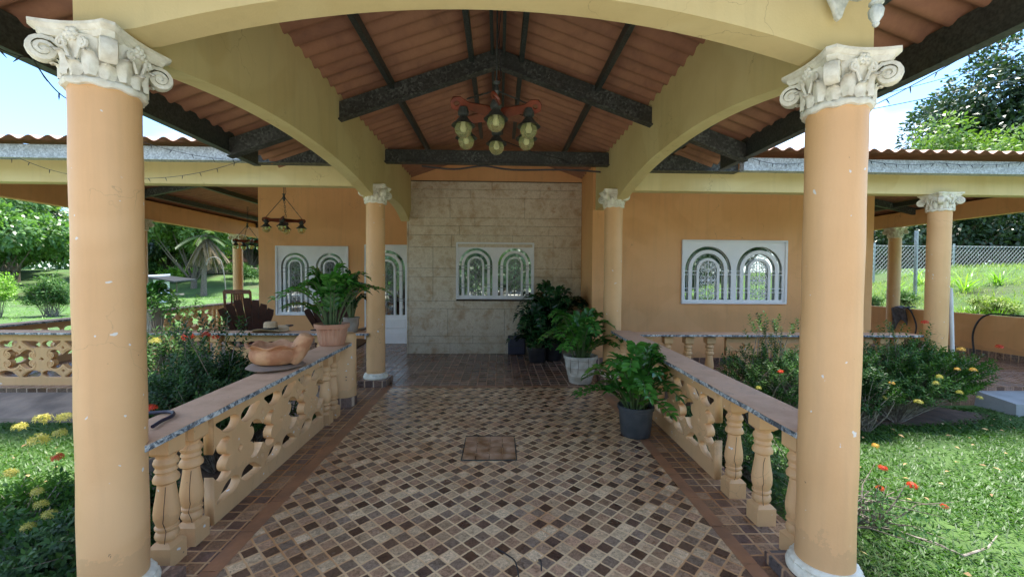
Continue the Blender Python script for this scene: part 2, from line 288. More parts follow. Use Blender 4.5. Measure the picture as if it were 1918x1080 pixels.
# ------------------------------------------------------------------ mesh builder
class MB:
    def __init__(s): s.v = []; s.f = []; s.m = []
    def add(s, vs, fs, mi=0):
        n = len(s.v); s.v += [tuple(v) for v in vs]; s.f += [tuple(i+n for i in f) for f in fs]; s.m += [mi]*len(fs); return s
    def box(s, x0, x1, y0, y1, z0, z1, mi=0):
        v = [(x, y, z) for z in (z0, z1) for y in (y0, y1) for x in (x0, x1)]
        return s.add(v, [(0, 2, 3, 1), (4, 5, 7, 6), (0, 1, 5, 4), (2, 6, 7, 3), (0, 4, 6, 2), (1, 3, 7, 5)], mi)
    def hexa(s, v, mi=0):     # 8 verts bottom ring then top ring
        return s.add(v, [(3, 2, 1, 0), (4, 5, 6, 7), (0, 1, 5, 4), (1, 2, 6, 5), (2, 3, 7, 6), (3, 0, 4, 7)], mi)
    def lathe(s, prof, cx=0, cy=0, seg=24, mi=0, cap=True, fn=None):
        vs = []
        for r, z in prof:
            for k in range(seg):
                a = 2*PI*k/seg; rr, zz = (r, z) if fn is None else fn(r, z, a)
                vs.append((cx+rr*math.cos(a), cy+rr*math.sin(a), zz))
        fs = []
        for i in range(len(prof)-1):
            for k in range(seg):
                k2 = (k+1) % seg; fs.append((i*seg+k, i*seg+k2, (i+1)*seg+k2, (i+1)*seg+k))
        if cap:
            fs.append(tuple(range(seg))[::-1]); fs.append(tuple((len(prof)-1)*seg+k for k in range(seg)))
        return s.add(vs, fs, mi)
    def tube(s, pts, r, seg=6, mi=0, closed=False):
        pts = [Vector(p) for p in pts]; n = len(pts)
        rs = r if hasattr(r, '__len__') else [r]*n
        vs = []; t0 = None; nrm = None
        for i, p in enumerate(pts):
            if closed: t = pts[(i+1) % n]-pts[i-1]
            else: t = pts[min(i+1, n-1)]-pts[max(i-1, 0)]
            if t.length < 1e-9: t = Vector((0, 0, 1))
            t.normalize()
            if nrm is None: nrm = t.orthogonal().normalized()
            else:
                nrm = nrm-t*nrm.dot(t)
                nrm = nrm.normalized() if nrm.length > 1e-6 else t.orthogonal().normalized()
            bn = t.cross(nrm)
            for k in range(seg):
                a = 2*PI*k/seg; vs.append(p+(nrm*math.cos(a)+bn*math.sin(a))*rs[i])
        fs = []
        for i in range(n if closed else n-1):
            j = (i+1) % n
            for k in range(seg):
                k2 = (k+1) % seg; fs.append((i*seg+k, i*seg+k2, j*seg+k2, j*seg+k))
        if not closed:
            fs.append(tuple(range(seg))[::-1]); fs.append(tuple((n-1)*seg+k for k in range(seg)))
        return s.add(vs, fs, mi)
    def sphere(s, c, r, seg=14, rings=9, mi=0, sq=(1, 1, 1)):
        prof = [(max(1e-4, math.sin(PI*i/rings)), -math.cos(PI*i/rings)) for i in range(rings+1)]
        vs = []
        for rr, z in prof:
            for k in range(seg):
                a = 2*PI*k/seg; vs.append((c[0]+r*sq[0]*rr*math.cos(a), c[1]+r*sq[1]*rr*math.sin(a), c[2]+r*sq[2]*z))
        fs = []
        for i in range(rings):
            for k in range(seg):
                k2 = (k+1) % seg; fs.append((i*seg+k, i*seg+k2, (i+1)*seg+k2, (i+1)*seg+k))
        return s.add(vs, fs, mi)
    def build(s, name, mat, parent=None, smooth=False, bevel=0, ang=38):
        me = bpy.data.meshes.new(name)
        o0 = Vector((0, 0, 0)) if parent is None else worldloc(parent)
        me.from_pydata([(v[0]-o0.x, v[1]-o0.y, v[2]-o0.z) for v in s.v], [], s.f)
        mats = mat if isinstance(mat, (list, tuple)) else [mat]
        for mm in mats: me.materials.append(MATS[mm])
        me.polygons.foreach_set('material_index', s.m)
        me.update()
        if smooth:
            me.polygons.foreach_set('use_smooth', [True]*len(me.polygons)); me.set_sharp_from_angle(angle=math.radians(ang))
        return link(name, me, parent, bevel)
def worldloc(o):
    v = Vector(o.location)
    while o.parent: o = o.parent; v += o.location
    return v
def link(name, me, parent=None, bevel=0):
    o = bpy.data.objects.new(name, me); COL.objects.link(o)
    if parent is not None: o.parent = parent
    if bevel:
        bm = bmesh.new(); bm.from_mesh(me); bmesh.ops.remove_doubles(bm, verts=bm.verts, dist=1e-5)
        ed = [e for e in bm.edges if len(e.link_faces) == 2 and e.calc_face_angle(0) > .6]
        bmesh.ops.bevel(bm, geom=ed, offset=bevel, segments=1, affect='EDGES'); bm.to_mesh(me); bm.free()
    return o
def thing(name, label, cat, loc=(0, 0, 0), group=None):
    o = bpy.data.objects.new(name, None); COL.objects.link(o); o.location = loc; o.empty_display_size = .1
    return tag(o, label, cat, group)
def tag(o, label, cat, group=None):
    o['label'] = label; o['category'] = cat
    if group: o['group'] = group
    return o
def struct(o): o['kind'] = 'structure'; return o
def dup(root, loc, rot=0, label=None, group=None):
    r = root.copy(); COL.objects.link(r); r.location = loc; r.rotation_euler = (0, 0, rot)
    if label: r['label'] = label
    if group: r['group'] = group
    for ch in list(root.children):
        c = ch.copy(); COL.objects.link(c); c.parent = r
        for g in ch.children:
            d = g.copy(); COL.objects.link(d); d.parent = c
    return r
def npmesh(name, V, F, mats, var=None, mi=None, parent=None, smooth=True):
    """V (n,3), F (m,k) fixed-size faces"""
    me = bpy.data.meshes.new(name); V = np.asarray(V, dtype=np.float32); F = np.asarray(F, dtype=np.int32)
    if parent is not None: V = V-np.array(worldloc(parent), dtype=np.float32)
    me.vertices.add(len(V)); me.vertices.foreach_set('co', V.ravel())
    k = F.shape[1]; me.loops.add(F.size); me.loops.foreach_set('vertex_index', F.ravel())
    me.polygons.add(len(F)); me.polygons.foreach_set('loop_start', np.arange(0, F.size, k, dtype=np.int32))
    for mm in mats: me.materials.append(MATS[mm])
    if mi is not None: me.polygons.foreach_set('material_index', np.asarray(mi, dtype=np.int32))
    if smooth: me.polygons.foreach_set('use_smooth', np.ones(len(F), dtype=bool))
    me.update(calc_edges=True); me.validate()
    if var is not None:
        a = me.attributes.new('var', 'FLOAT', 'POINT'); a.data.foreach_set('value', np.asarray(var, dtype=np.float32))
    return link(name, me, parent)
def unit(a): return a/np.maximum(1e-9, np.linalg.norm(a, axis=1, keepdims=True))
def leaves(name, P, D, Nn, Ln, Wd, mat, parent=None, fold=.25, var=None, detail=False):
    """one mesh of many leaves. P base points, D directions, Nn approx normals, Ln lengths, Wd widths"""
    n = len(P); D = unit(D); S = unit(np.cross(D, Nn)); U = np.cross(S, D)
    Ln = np.broadcast_to(Ln, (n,))[:, None]; Wd = np.broadcast_to(Wd, (n,))[:, None]
    if var is None: var = RNG.random(n)
    if not detail:
        V = np.stack([P, P+D*Ln*.45+S*Wd*.5+U*Wd*fold, P+D*Ln-U*Ln*.06, P+D*Ln*.45-S*Wd*.5+U*Wd*fold], 1).reshape(-1, 3)
        F = (np.arange(n)[:, None]*4+np.array([0, 1, 2, 3])[None]).reshape(-1, 4)
        return npmesh(name, V, F, [mat], np.repeat(var, 4), None, parent, False)
    def ring(t, w, u): 
        return [P+D*Ln*t+S*Wd*w*.5+U*(Wd*fold*w-Ln*u), P+D*Ln*t-U*Ln*u, P+D*Ln*t-S*Wd*w*.5+U*(Wd*fold*w-Ln*u)]
    a = ring(.28, .85, .0); b_ = ring(.62, .95, .03)
    V = np.stack([P]+a+b_+[P+D*Ln-U*Ln*.12], 1).reshape(-1, 3)
    T = np.array([[0, 1, 2], [0, 2, 3], [1, 4, 2], [4, 5, 2], [2, 5, 3], [5, 6, 3], [4, 7, 5], [5, 7, 6]])
    F = (np.arange(n)[:, None, None]*8+T[None]).reshape(-1, 3)
    return npmesh(name, V, F, [mat], np.repeat(var, 8), None, parent, True)
def plate(name, splines, depth, mat, to3, parent=None, bevel=.003):
    """flat plate from closed outlines (inner ones are holes); to3(x,y,z) maps outline plane + thickness to the world"""
    cu = bpy.data.curves.new(name, 'CURVE'); cu.dimensions = '2D'; cu.fill_mode = 'BOTH'; cu.extrude = depth/2-bevel; cu.bevel_depth = bevel; cu.bevel_resolution = 0; cu.offset = -bevel
    for sp in splines:
        s = cu.splines.new('POLY'); s.points.add(len(sp)-1); s.use_cyclic_u = True
        for p, q in zip(s.points, sp): p.co = (q[0], q[1], 0, 1)
    o = bpy.data.objects.new('tmp', cu); COL.objects.link(o)
    dg = bpy.context.evaluated_depsgraph_get(); me = bpy.data.meshes.new_from_object(o.evaluated_get(dg))
    bpy.data.objects.remove(o); bpy.data.curves.remove(cu)
    o0 = Vector((0, 0, 0)) if parent is None else worldloc(parent)
    for v in me.vertices: v.co = Vector(to3(*v.co))-o0
    bm = bmesh.new(); bm.from_mesh(me); bmesh.ops.remove_doubles(bm, verts=bm.verts, dist=2e-5); bmesh.ops.recalc_face_normals(bm, faces=bm.faces); bm.to_mesh(me); bm.free()
    me.name = name; me.materials.clear(); me.materials.append(MATS[mat])
    return link(name, me, parent)
def smooth_pts(pts, n=5, closed=True):
    out = []; m = len(pts)
    for i in range(m if closed else m-1):
        p0, p1, p2, p3 = [np.array(pts[(i+k) % m] if closed else pts[min(max(i+k, 0), m-1)], float) for k in (-1, 0, 1, 2)]
        for j in range(n):
            t = j/n; out.append(tuple(.5*((2*p1)+(-p0+p2)*t+(2*p0-5*p1+4*p2-p3)*t*t+(-p0+3*p1-3*p2+p3)*t**3)))
    if not closed: out.append(tuple(pts[-1]))
    return out
def spiral(c, r0, turns, a0, n=28, shrink=.12, sgn=1):
    return [(c[0]+r0*(1-(1-shrink)*t/n)*math.cos(a0+sgn*2*PI*turns*t/n), c[1]+r0*(1-(1-shrink)*t/n)*math.sin(a0+sgn*2*PI*turns*t/n)) for t in range(n+1)]
def zf(y): return -.015*(5.55-y) if y < 5.55 else 0.

# ================================================================== THE SETTING
# ground: one sheet; flat lawn, a bank beyond the right-hand wall, a rise far behind on the left
def gz(x, y):
    z = -.25
    if x > 9.5: z = .60+min(1.25, (x-9.5)*.22)
    elif x > 9.44: z = -.25+.85*(x-9.44)/.06
    d = max(0, y-33)
    if x < 6: z += min(2.15, d*.195)
    z += .05*math.sin(x*.31+1)*math.sin(y*.27) if abs(x) > 12 else 0
    return z
xs = sorted(set([-260, -150, -90, -60]+list(range(-48, 0, 4))+[-9, -2.1, 1.9, 4, 6, 8, 9.44, 9.5, 10, 11, 12, 13, 14, 15.2, 17, 20, 25, 30, 40, 60, 100, 260]))
ys = sorted(set([-260, -120, -60, -30, -12, 1.0, 4, 7]+list(range(10, 76, 4))+[33, 90, 130, 200, 420]))
mb = MB(); nx = len(xs)
mb.add([(x, y, gz(x, y)) for y in ys for x in xs], [(j*nx+i, j*nx+i+1, (j+1)*nx+i+1, (j+1)*nx+i) for j in range(len(ys)-1) for i in range(nx-1)])
struct(mb.build('ground', 'lawn_soil', smooth=True))
# the path: solid slab with the diamond tiling, plain strips, and the straight border tiles
XL, XR = -1.90, 1.80
def floor_sheet(name, mat, x0, x1, y0, y1, dz):
    m = MB(); ysn = [y0, y1] if y0 >= 5.55 else [y0, min(5.55, y1)]+([y1] if y1 > 5.55 else [])
    for a, c in zip(ysn, ysn[1:]): m.add([(x0, a, zf(a)+dz), (x1, a, zf(a)+dz), (x1, c, zf(c)+dz), (x0, c, zf(c)+dz)], [(0, 1, 2, 3)])
    return struct(m.build(name, mat))
m = MB(); m.hexa([(XL, 1.5, -.6), (XR, 1.5, -.6), (XR, 5.55, -.6), (XL, 5.55, -.6), (XL, 1.5, zf(1.5)), (XR, 1.5, zf(1.5)), (XR, 5.55, zf(5.55)), (XL, 5.55, zf(5.55))])
struct(m.build('path_slab', 'tile_border'))
floor_sheet('path', 'tile_diamond', -1.42, 1.30, 1.5, 5.55, .004)
m = MB()
for x0, x1 in ((-1.515, -1.42), (1.30, 1.385)):
    y = 1.5
    while y < 5.55:
        y2 = min(5.55, y+.33); m.add([(x0, y+.004, zf(y)+.005), (x1, y+.004, zf(y)+.005), (x1, y2, zf(y2)+.005), (x0, y2, zf(y2)+.005)], [(0, 1, 2, 3)]); y += .33
x = -1.515
while x < 1.38:
    x2 = min(1.385, x+.33); m.add([(x+.004, 5.552, .005), (x2, 5.552, .005), (x2, 5.64, .005), (x+.004, 5.64, .005)], [(0, 1, 2, 3)]); x += .33
struct(m.build('path_edging', 'strip_tile'))
m = MB(); m.box(-7.45, 9.44, 5.55, 14.5, -.6, 0)     # terrace slab under the whole house front
struct(m.build('terrace', 'tile_terrace'))
m = MB()
for p in [((-1.66, 5.60), (-2.9, 9.2)), ((-1.25, 5.64), (-.15, 8.0)), ((1.2, 5.64), (.9, 8.0))]: pass
m = MB(); m.hexa([(6.5, 5.05, -.5), (9.4, 4.6, -.5), (9.4, 5.55, -.5), (6.5, 5.55, -.5), (6.55, 5.1, -.10), (9.4, 4.62, -.11), (9.4, 5.549, -.05), (6.55, 5.549, -.05)])
struct(m.build('pavement', 'wet_concrete'))
m = MB(); m.hexa([(-12, 4.95, -.5), (-2.3, 4.95, -.5), (-2.3, 5.549, -.5), (-12, 5.549, -.5), (-12, 5.0, -.20), (-2.3, 5.0, -.20), (-2.3, 5.549, -.05), (-12, 5.549, -.05)])
struct(m.build('kerb', 'kerb_stone'))
m = MB(); m.box(-30, 30, -30, 1.2, -.4, -.21); struct(m.build('driveway', 'pale_concrete'))
# soil beds beside the path and under the right-hand bushes
m = MB()
def blob(cx, cy, rx, ry, z, seed):
    n = 40; vs = [(cx, cy, z+.03)]
    for k in range(n):
        a = 2*PI*k/n; r = 1+.22*noise.noise(Vector((math.cos(a)*2, math.sin(a)*2, seed)))
        vs.append((cx+rx*r*math.cos(a), cy+ry*r*math.sin(a), z))
    m.add(vs, [(0, k+1, (k+1) % n+1) for k in range(n)])
blob(4.5, 5.15, 1.75, .42, -.243, 1); blob(-2.6, 3.7, .75, 1.7, -.243, 3)
struct(m.build('soil', 'bed_soil'))

# ================================================================== COLUMNS
def column(cx, cy, z0, ztop, label, group, detail=1, plinth=True):
    t = thing('column', label, 'column', (cx, cy, z0), group)
    zc = ztop-.235
    zb = z0
    if plinth:
        pz = .085 if cy > 3 else .06
        MB().box(cx-.185, cx+.185, cy-.185, cy+.185, z0, z0+pz).build('plinth', 'tile_plinth', t, bevel=.004)
        zb = z0+pz
        fl = lambda r, z, a: (r+(.0035*math.cos(22*a) if .03 < z-zb < .085 else 0), z)
        MB().lathe([(.150, zb), (.160, zb+.008), (.163, zb+.028), (.156, zb+.044), (.147, zb+.052), (.149, zb+.060), (.142, zb+.072), (.130, zb+.078)], cx, cy, 64, 0, True, fl).build('base', 'cast_white', t, True)
        zb += .072
    n = 14
    prof = [(.1235+.0016*math.sin(i*1.9+cx), zb+(zc-zb)*i/n) for i in range(n+1)]
    MB().lathe(prof, cx, cy, 48).build('shaft', 'peach', t, True, ang=60)
    # capital
    c = MB(); s = 1.
    wob = lambda r, z, a: (r+.0025*math.sin(11*a+z*90)+.002*math.sin(23*a), z+.004*math.sin(9*a)*(z < zc+.012))
    c.lathe([(.118, zc-.006), (.139, zc-.004), (.145, zc+.010), (.141, zc+.022), (.130, zc+.028), (.128, zc+.06), (.130, zc+.10), (.137, zc+.14), (.150, zc+.170), (.152, zc+.188)], cx, cy, 56, 0, True, wob)
    def abac(h, zA, zB, hB=None):
        ring = []
        cut = .028
        for q in range(4):
            a0 = q*PI/2
            pts = []
            for i in range(9):
                u = -1+2*i/8; x = u*(h-cut); y = h-.024*(1-u*u)
                pts.append((x, -y))
            for x, y in pts: ring.append((cx+x*math.cos(a0)-y*math.sin(a0), cy+x*math.sin(a0)+y*math.cos(a0)))
        n = len(ring); k = (hB or h)/h
        vs = [(x, y, zA) for x, y in ring]+[(cx+(x-cx)*k, cy+(y-cy)*k, zB) for x, y in ring]
        c.add(vs, [(i, (i+1) % n, n+(i+1) % n, n+i) for i in range(n)]+[tuple(range(n))[::-1], tuple(range(n, 2*n))])
    abac(.150, zc+.183, zc+.197, .158); abac(.158, zc+.197, zc+.207, .160); abac(.163, zc+.207, zc+.222, .176); abac(.176, zc+.222, zc+.235)
    for q in range(4):
        a = PI/4+q*PI/2; ca, sa = math.cos(a), math.sin(a)
        # corner volute: rolled band with a flat scroll each side
        R = .046; vc = (.185, zc+.125)
        pts = [(.118, zc+.10), (.140, zc+.150), (.165, zc+.172)]
        sp = spiral(vc, R, 1.9, PI*.62, 30 if detail else 16, .18, -1)
        path = pts+sp
        vs = []; sec = [(-.030, .007), (-.022, .004), (0, -.003), (.022, .004), (.030, .007), (.026, -.010), (0, -.014), (-.026, -.010)]; np_ = len(path)
        for i in range(np_):
            a1, b1 = path[max(0, i-1)], path[min(np_-1, i+1)]; tx, tz = b1[0]-a1[0], b1[1]-a1[1]; l_ = math.hypot(tx, tz) or 1; nx_, nz_ = tz/l_, -tx/l_
            nx_, nz_ = -nx_, -nz_; k_ = 1-.35*max(0, i-3)/np_
            for off, ou in sec:
                r_, z_ = path[i][0]+nx_*ou*k_*-1, path[i][1]+nz_*ou*k_*-1
                vs.append((cx+ca*r_-sa*off, cy+sa*r_+ca*off, z_))
        c.add(vs, [(i*8+k, i*8+(k+1) % 8, (i+1)*8+(k+1) % 8, (i+1)*8+k) for i in range(np_-1) for k in range(8)])
        c.tube([(cx+ca*vc[0]-sa*o, cy+sa*vc[0]+ca*o, vc[1]) for o in (-.020, .020)], .034, 12)
        c.tube([(cx+ca*vc[0]-sa*o, cy+sa*vc[0]+ca*o, vc[1]) for o in (-.029, .029)], .010, 8)
        # inner helices and a flower on each face
        b = q*PI/2; cb, sb = math.cos(b), math.sin(b)
        fx, fy, fz = cx+cb*.150, cy+sb*.150, zc+.185
        c.sphere((fx, fy, fz), .014, 8, 6)
        for k in range(6):
            g = k*PI/3; c.sphere((fx-sb*.018*math.cos(g)+cb*.0, fy+cb*.018*math.cos(g), fz+.018*math.sin(g)), .0115, 8, 5)
        for sg in (-1, 1):
            hs = [(sg*.012, zc+.09), (sg*.03, zc+.135)]+spiral((sg*.040, zc+.150), .021, 1.4, PI*.5 if sg > 0 else PI*.5, 16, .2, -sg)
            c.tube([(cx+cb*(.145+.02*(z-zc-.05))-sb*u, cy+sb*(.145+.02*(z-zc-.05))+cb*u, z) for u, z in hs], .0075, 5)
    # acanthus leaves, two rows: ribbed curling tongues
    for row, (nL, zA, hL, w0, r0, ph) in enumerate(((8, zc+.022, .078, .05, .134, 0), (8, zc+.03, .118, .046, .132, PI/8))):
        for k in range(nL):
            a = ph+2*PI*k/nL; vs = []; nu, nv = 7, 8
            for j in range(nv):
                t_ = j/(nv-1); wd = w0*(.75+.5*math.sin(PI*t_))*(1 if t_ < .8 else (1-t_)*3.2+.36)*.8
                rad = r0+.006+.006*row+(.030*max(0, (t_-.55)/.45)**1.6); z = zA+hL*(t_ if t_ < .85 else .85+.25*(t_-.85)-.9*(t_-.85)**1.2)
                for i in range(nu):
                    u = -1+2*i/(nu-1); rib = .0022*math.cos(u*PI*5)+.005*(1-abs(u))+.003*abs(u)*math.sin(t_*PI*5)
                    aa = a+u*wd/rad/1.5; rr = rad+rib-.004*abs(u)
                    vs.append((cx+rr*math.cos(aa), cy+rr*math.sin(aa), z-.010*abs(u)*t_))
            c.add(vs, [(j*nu+i, j*nu+i+1, (j+1)*nu+i+1, (j+1)*nu+i) for j in range(nv-1) for i in range(nu-1)])
            if row: c.tube([(cx+(r0+.004)*math.cos(a+PI/8+dx), cy+(r0+.004)*math.sin(a+PI/8+dx), z) for dx, z in ((-.05, zc+.03), (-.09, zc+.07), (0, zc+.10), (.1, zc+.085), (.07, zc+.05))], .0045, 5)
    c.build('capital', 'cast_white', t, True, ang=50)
    return t
CG = 'peach columns with white capitals'
column(-1.755, 1.955, zf(1.9), 2.50, 'nearest column on the left, peach with white chips, in front of the low cap of the left railing', CG)
column(1.622, 2.010, zf(2.0), 2.50, 'nearest column on the right, below the white wall lamp, lawn beside it', CG)
column(-1.670, 5.757, 0, 2.67, 'slim peach column left of the travertine wall, in front of the white door', CG)
column(1.590, 5.87, 0, 2.67, 'slim peach column behind the white pot, capital half sunk in the arch', CG)
column(-7.375, 8.9, 0, 2.60, 'shaded column at the left veranda edge, just right of the big near column', CG, 0)
column(-7.375, 12.15, 0, 2.60, 'sunlit column behind the wooden rocking chair on the left veranda', CG, 0)
column(6.00, 5.60, 0, 2.63, 'column under the right yellow beam with the white downpipe beside it', CG, 0)
column(9.375, 9.75, 0, 2.68, 'farther right veranda column with a dark cloth hanging beside it', CG, 0)

# short round pier at the end of the left path railing
t = thing('pier', 'short round orange pier with two drill holes closing the left path railing', 'pier', (-1.765, 4.86, 0))
MB().lathe([(.128, .10), (.128, .77), (.122, .80), (.105, .815)], -1.765, 4.86, 40).build('shaft', 'peach', t, True)
m = MB()
for k in range(8):
    a = 2*PI*k/8+.2; m.lathe([(.134, .003-.012), (.134, .098)], -1.765, 4.86, 24); break
m.build('tile_collar', 'tile_plinth', t, True)
for z in (.335, .30):
    a = -1.1; p = Vector((-1.765+.1285*math.cos(a), 4.86+.1285*math.sin(a), z)); MB().sphere(p, .0065, 8, 6).build('drill_hole', 'black', t)

# ================================================================== BEAMS
def arch_beam(name, label, p0, p1, th, zfun, ztop, side, mat='yellow', n=28, group='arched yellow beams'):
    """wall-like beam from p0 to p1 (plan), thickness th toward 'side' (unit vector), underside zfun(t)"""
    t = thing(name, label, 'beam', (p0[0], p0[1], 2.5), group)
    d = Vector((p1[0]-p0[0], p1[1]-p0[1], 0)); sd_ = Vector((side[0], side[1], 0))*th; m = MB(); vs = []
    for i in range(n+1):
        u = i/n; p = Vector((p0[0], p0[1], 0))+d*u; zt = ztop(u) if callable(ztop) else ztop
        for q, z in ((p, zfun(u)), (p+sd_, zfun(u)), (p+sd_, zt-(.353*th if abs(side[0]) > .5 else 0)), (p, zt)): vs.append((q.x, q.y, z))
    fs = []
    for i in range(n):
        for k in range(4): fs.append((i*4+k, i*4+(k+1) % 4, (i+1)*4+(k+1) % 4, (i+1)*4+k))
    fs += [(3, 2, 1, 0), (n*4, n*4+1, n*4+2, n*4+3)]
    m.add(vs, fs).build('beam_body', mat, t)
    return t
def seg(u, zs, pk, pw=2.0): return pk-(pk-zs)*abs(2*u-1)**pw
YZ = 3.86     # ridge underside
def roofz(x): return 3.882-.353*abs(x+.03)
# front arch between the near columns
arch_beam('arched_beam', 'front arch beam across the top, joining the two nearest columns', (-1.81, 1.872), (1.72, 1.925), .145, lambda u: seg(min(1, max(0, (u-.055)/.89)), 2.50, 2.735, 2.0) if .03 < u < .97 else 2.50, lambda u: roofz(-1.81+3.53*u)-.04, (0, 1))
# side arches near -> far column and the short half arches on to the house
arch_beam('arched_beam', 'left arch beam running from the near left column to the slim column', (-1.66, 2.02), (-1.66, 5.83), .15, lambda u: seg(u, 2.47, 2.67, 2.2), 3.352, (-1, 0))
arch_beam('arched_beam', 'right arch beam running from the near right column to the slim column', (1.60, 2.07), (1.60, 5.95), .14, lambda u: seg(u, 2.47, 2.735, 2.2), 3.352, (1, 0))
arch_beam('arched_beam', 'short shaded arch beam from the slim left column to the travertine wall', (-1.66, 5.831), (-1.66, 7.99), .15, lambda u: 2.47+.21*(1-abs(2*min(u, .93)/.93-1)**2.2) if u < .93 else 2.68-.0*(u), 3.352, (-1, 0))
arch_beam('arched_beam', 'short shaded beam from the slim right column to the side of the house', (1.60, 5.951), (1.60, 7.04), .14, lambda u: 2.47+.12*math.sin(PI*min(u, .999)*.6), 3.352, (1, 0))
def beam(label, x0, x1, y0, y1, z0, z1, mat='yellow', group='straight beams on the veranda columns'):
    t = thing('beam', label, 'beam', (x0, y0, z0), group); MB().box(x0, x1, y0, y1, z0, z1).build('beam_body', mat, t, bevel=.006); return t
beam('yellow beam over the left veranda railing, string lights hanging across it', -7.45, -1.812, 5.685, 5.835, 2.655, 2.945)
beam('yellow beam over the right veranda front, above the window', 1.742, 9.45, 5.60, 5.75, 2.625, 2.935)
beam('shaded beam along the outer left edge of the veranda', -7.45, -7.30, 5.837, 14.4, 2.60, 3.0, 'peach_wall')
beam('shaded beam along the outer right edge of the veranda, above the two columns', 9.30, 9.45, 5.752, 14.4, 2.69, 3.02, 'peach_wall')
m = None
# light painted lower lip of the outer beams
for x0, x1, z in ((-7.30, -7.285, 2.585), (9.285, 9.30, 2.675)): pass

# ================================================================== ROOFS
def corr(xs0, y_of, amp=.024, wl=.18, along='y', sub=6, n2=4):
    pass
def sheet_strips(m, us, prof, z_of, wl, amp, swap=False, th=.006):
    """corrugated sheet. waves run across u; for every u the sheet spans prof(u)=(v0,v1); z_of(u,v)"""
    vs = []; n = len(us); nv = 5
    for u in us:
        v0, v1 = prof(u); wv = amp*math.cos(2*PI*u/wl)
        for j in range(nv):
            v = v0+(v1-v0)*j/(nv-1); z = z_of(u, v)+wv
            vs.append((u, v, z) if not swap else (v, u, z))
    fs = [(i*nv+j, (i+1)*nv+j, (i+1)*nv+j+1, i*nv+j+1) for i in range(n-1) for j in range(nv-1)]
    m.add(vs, fs)
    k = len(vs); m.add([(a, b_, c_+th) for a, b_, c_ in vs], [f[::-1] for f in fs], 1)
    # closed lower and upper edges so the sheet has real thickness
    o = len(m.v)-2*k
    for i in range(n-1):
        for j in (0, nv-1):
            a, b_ = o+i*nv+j, o+(i+1)*nv+j; m.f.append((a, b_, b_+k, a+k)); m.m.append(0)
def fr(a, b_, st): 
    n = int(round((b_-a)/st)); return [a+(b_-a)*i/n for i in range(n+1)]
rt_ = thing('gable_roof', 'terracotta corrugated gable roof over the path, on dark steel rafters', 'roof', (0, 1.0, 2.9))
m = MB(); us = fr(.55, 8.14, .0225)
lapz = lambda y: 0.0
sheet_strips(m, us, lambda u: (-2.90 if u < 5.7 else -1.72, -.045), lambda u, v: roofz(v)+.034, .18, .027, True)
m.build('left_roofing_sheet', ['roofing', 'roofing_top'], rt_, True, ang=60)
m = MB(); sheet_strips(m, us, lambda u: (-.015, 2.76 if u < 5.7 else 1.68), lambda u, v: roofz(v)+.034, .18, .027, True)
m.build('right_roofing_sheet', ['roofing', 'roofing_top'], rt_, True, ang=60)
m = MB()
m.add([(x, y, z) for y in (.53, 8.15) for x, z in ((-.22, roofz(-.22)+.055), (-.03, roofz(0)+.085), (.16, roofz(.16)+.055), (.16, roofz(.16)+.065), (-.03, roofz(0)+.10), (-.22, roofz(-.22)+.065))], [tuple(range(6))[::-1], tuple(range(6, 12))]+[(k, (k+1) % 6, 6+(k+1) % 6, 6+k) for k in range(6)])
m.build('ridge_cap', 'roofing', rt_)
def rafter(Y, x0=-2.78, x1=2.62):
    for a, b_, nm in ((x0, -.03, 'rafter'), (-.03, x1, 'rafter')):
        m = MB(); za, zb = roofz(a), roofz(b_); g = .004 if a < -1 else -.004
        m.hexa([(a, Y, za-.225), (b_, Y, zb-.225), (b_, Y+.06, zb-.225), (a, Y+.06, za-.225), (a, Y, za-.045), (b_, Y, zb-.045), (b_, Y+.06, zb-.045), (a, Y+.06, za-.045)])
        # bottom flange of the channel
        m.hexa([(a, Y-.035, za-.238), (b_, Y-.035, zb-.238), (b_, Y+.062, zb-.238), (a, Y+.062, za-.238), (a, Y-.035, za-.226), (b_, Y-.035, zb-.226), (b_, Y+.062, zb-.226), (a, Y+.062, za-.226)])
        m.build(nm, 'galv_dark', rt_)
rafter(4.45); rafter(1.35)
for px_ in (-1.12, -.30, .22, 1.02, -.085, .035, -2.2, 2.15):
    zz = roofz(px_)-.012; wd = .05 if abs(px_) > .15 else .032
    MB().box(px_-wd/2, px_+wd/2, .62, 6.9 if abs(px_) < 2 else 5.3, zz-.085, zz).build('purlin', 'dark_metal', rt_, bevel=.004)
for xa, xb, zA, zB in ((-2.84, -2.79, 2.735, 2.945), (2.63, 2.68, 2.76, 2.97)):
    f = MB(); f.box(xa, xb, .55, 5.0, zA, zB); xi = xb+.03 if xa < 0 else xa-.03
    f.box(min(xa, xi)+.001, max(xb, xi)-.001, .55, 5.0, zA-.008, zA)
    f.build('fascia', 'dark_metal', rt_)
MB().box(-.075, .035, 3.32, 3.40, roofz(0)-.16, roofz(0)-.095).build('ridge_plate', 'black', rt_)

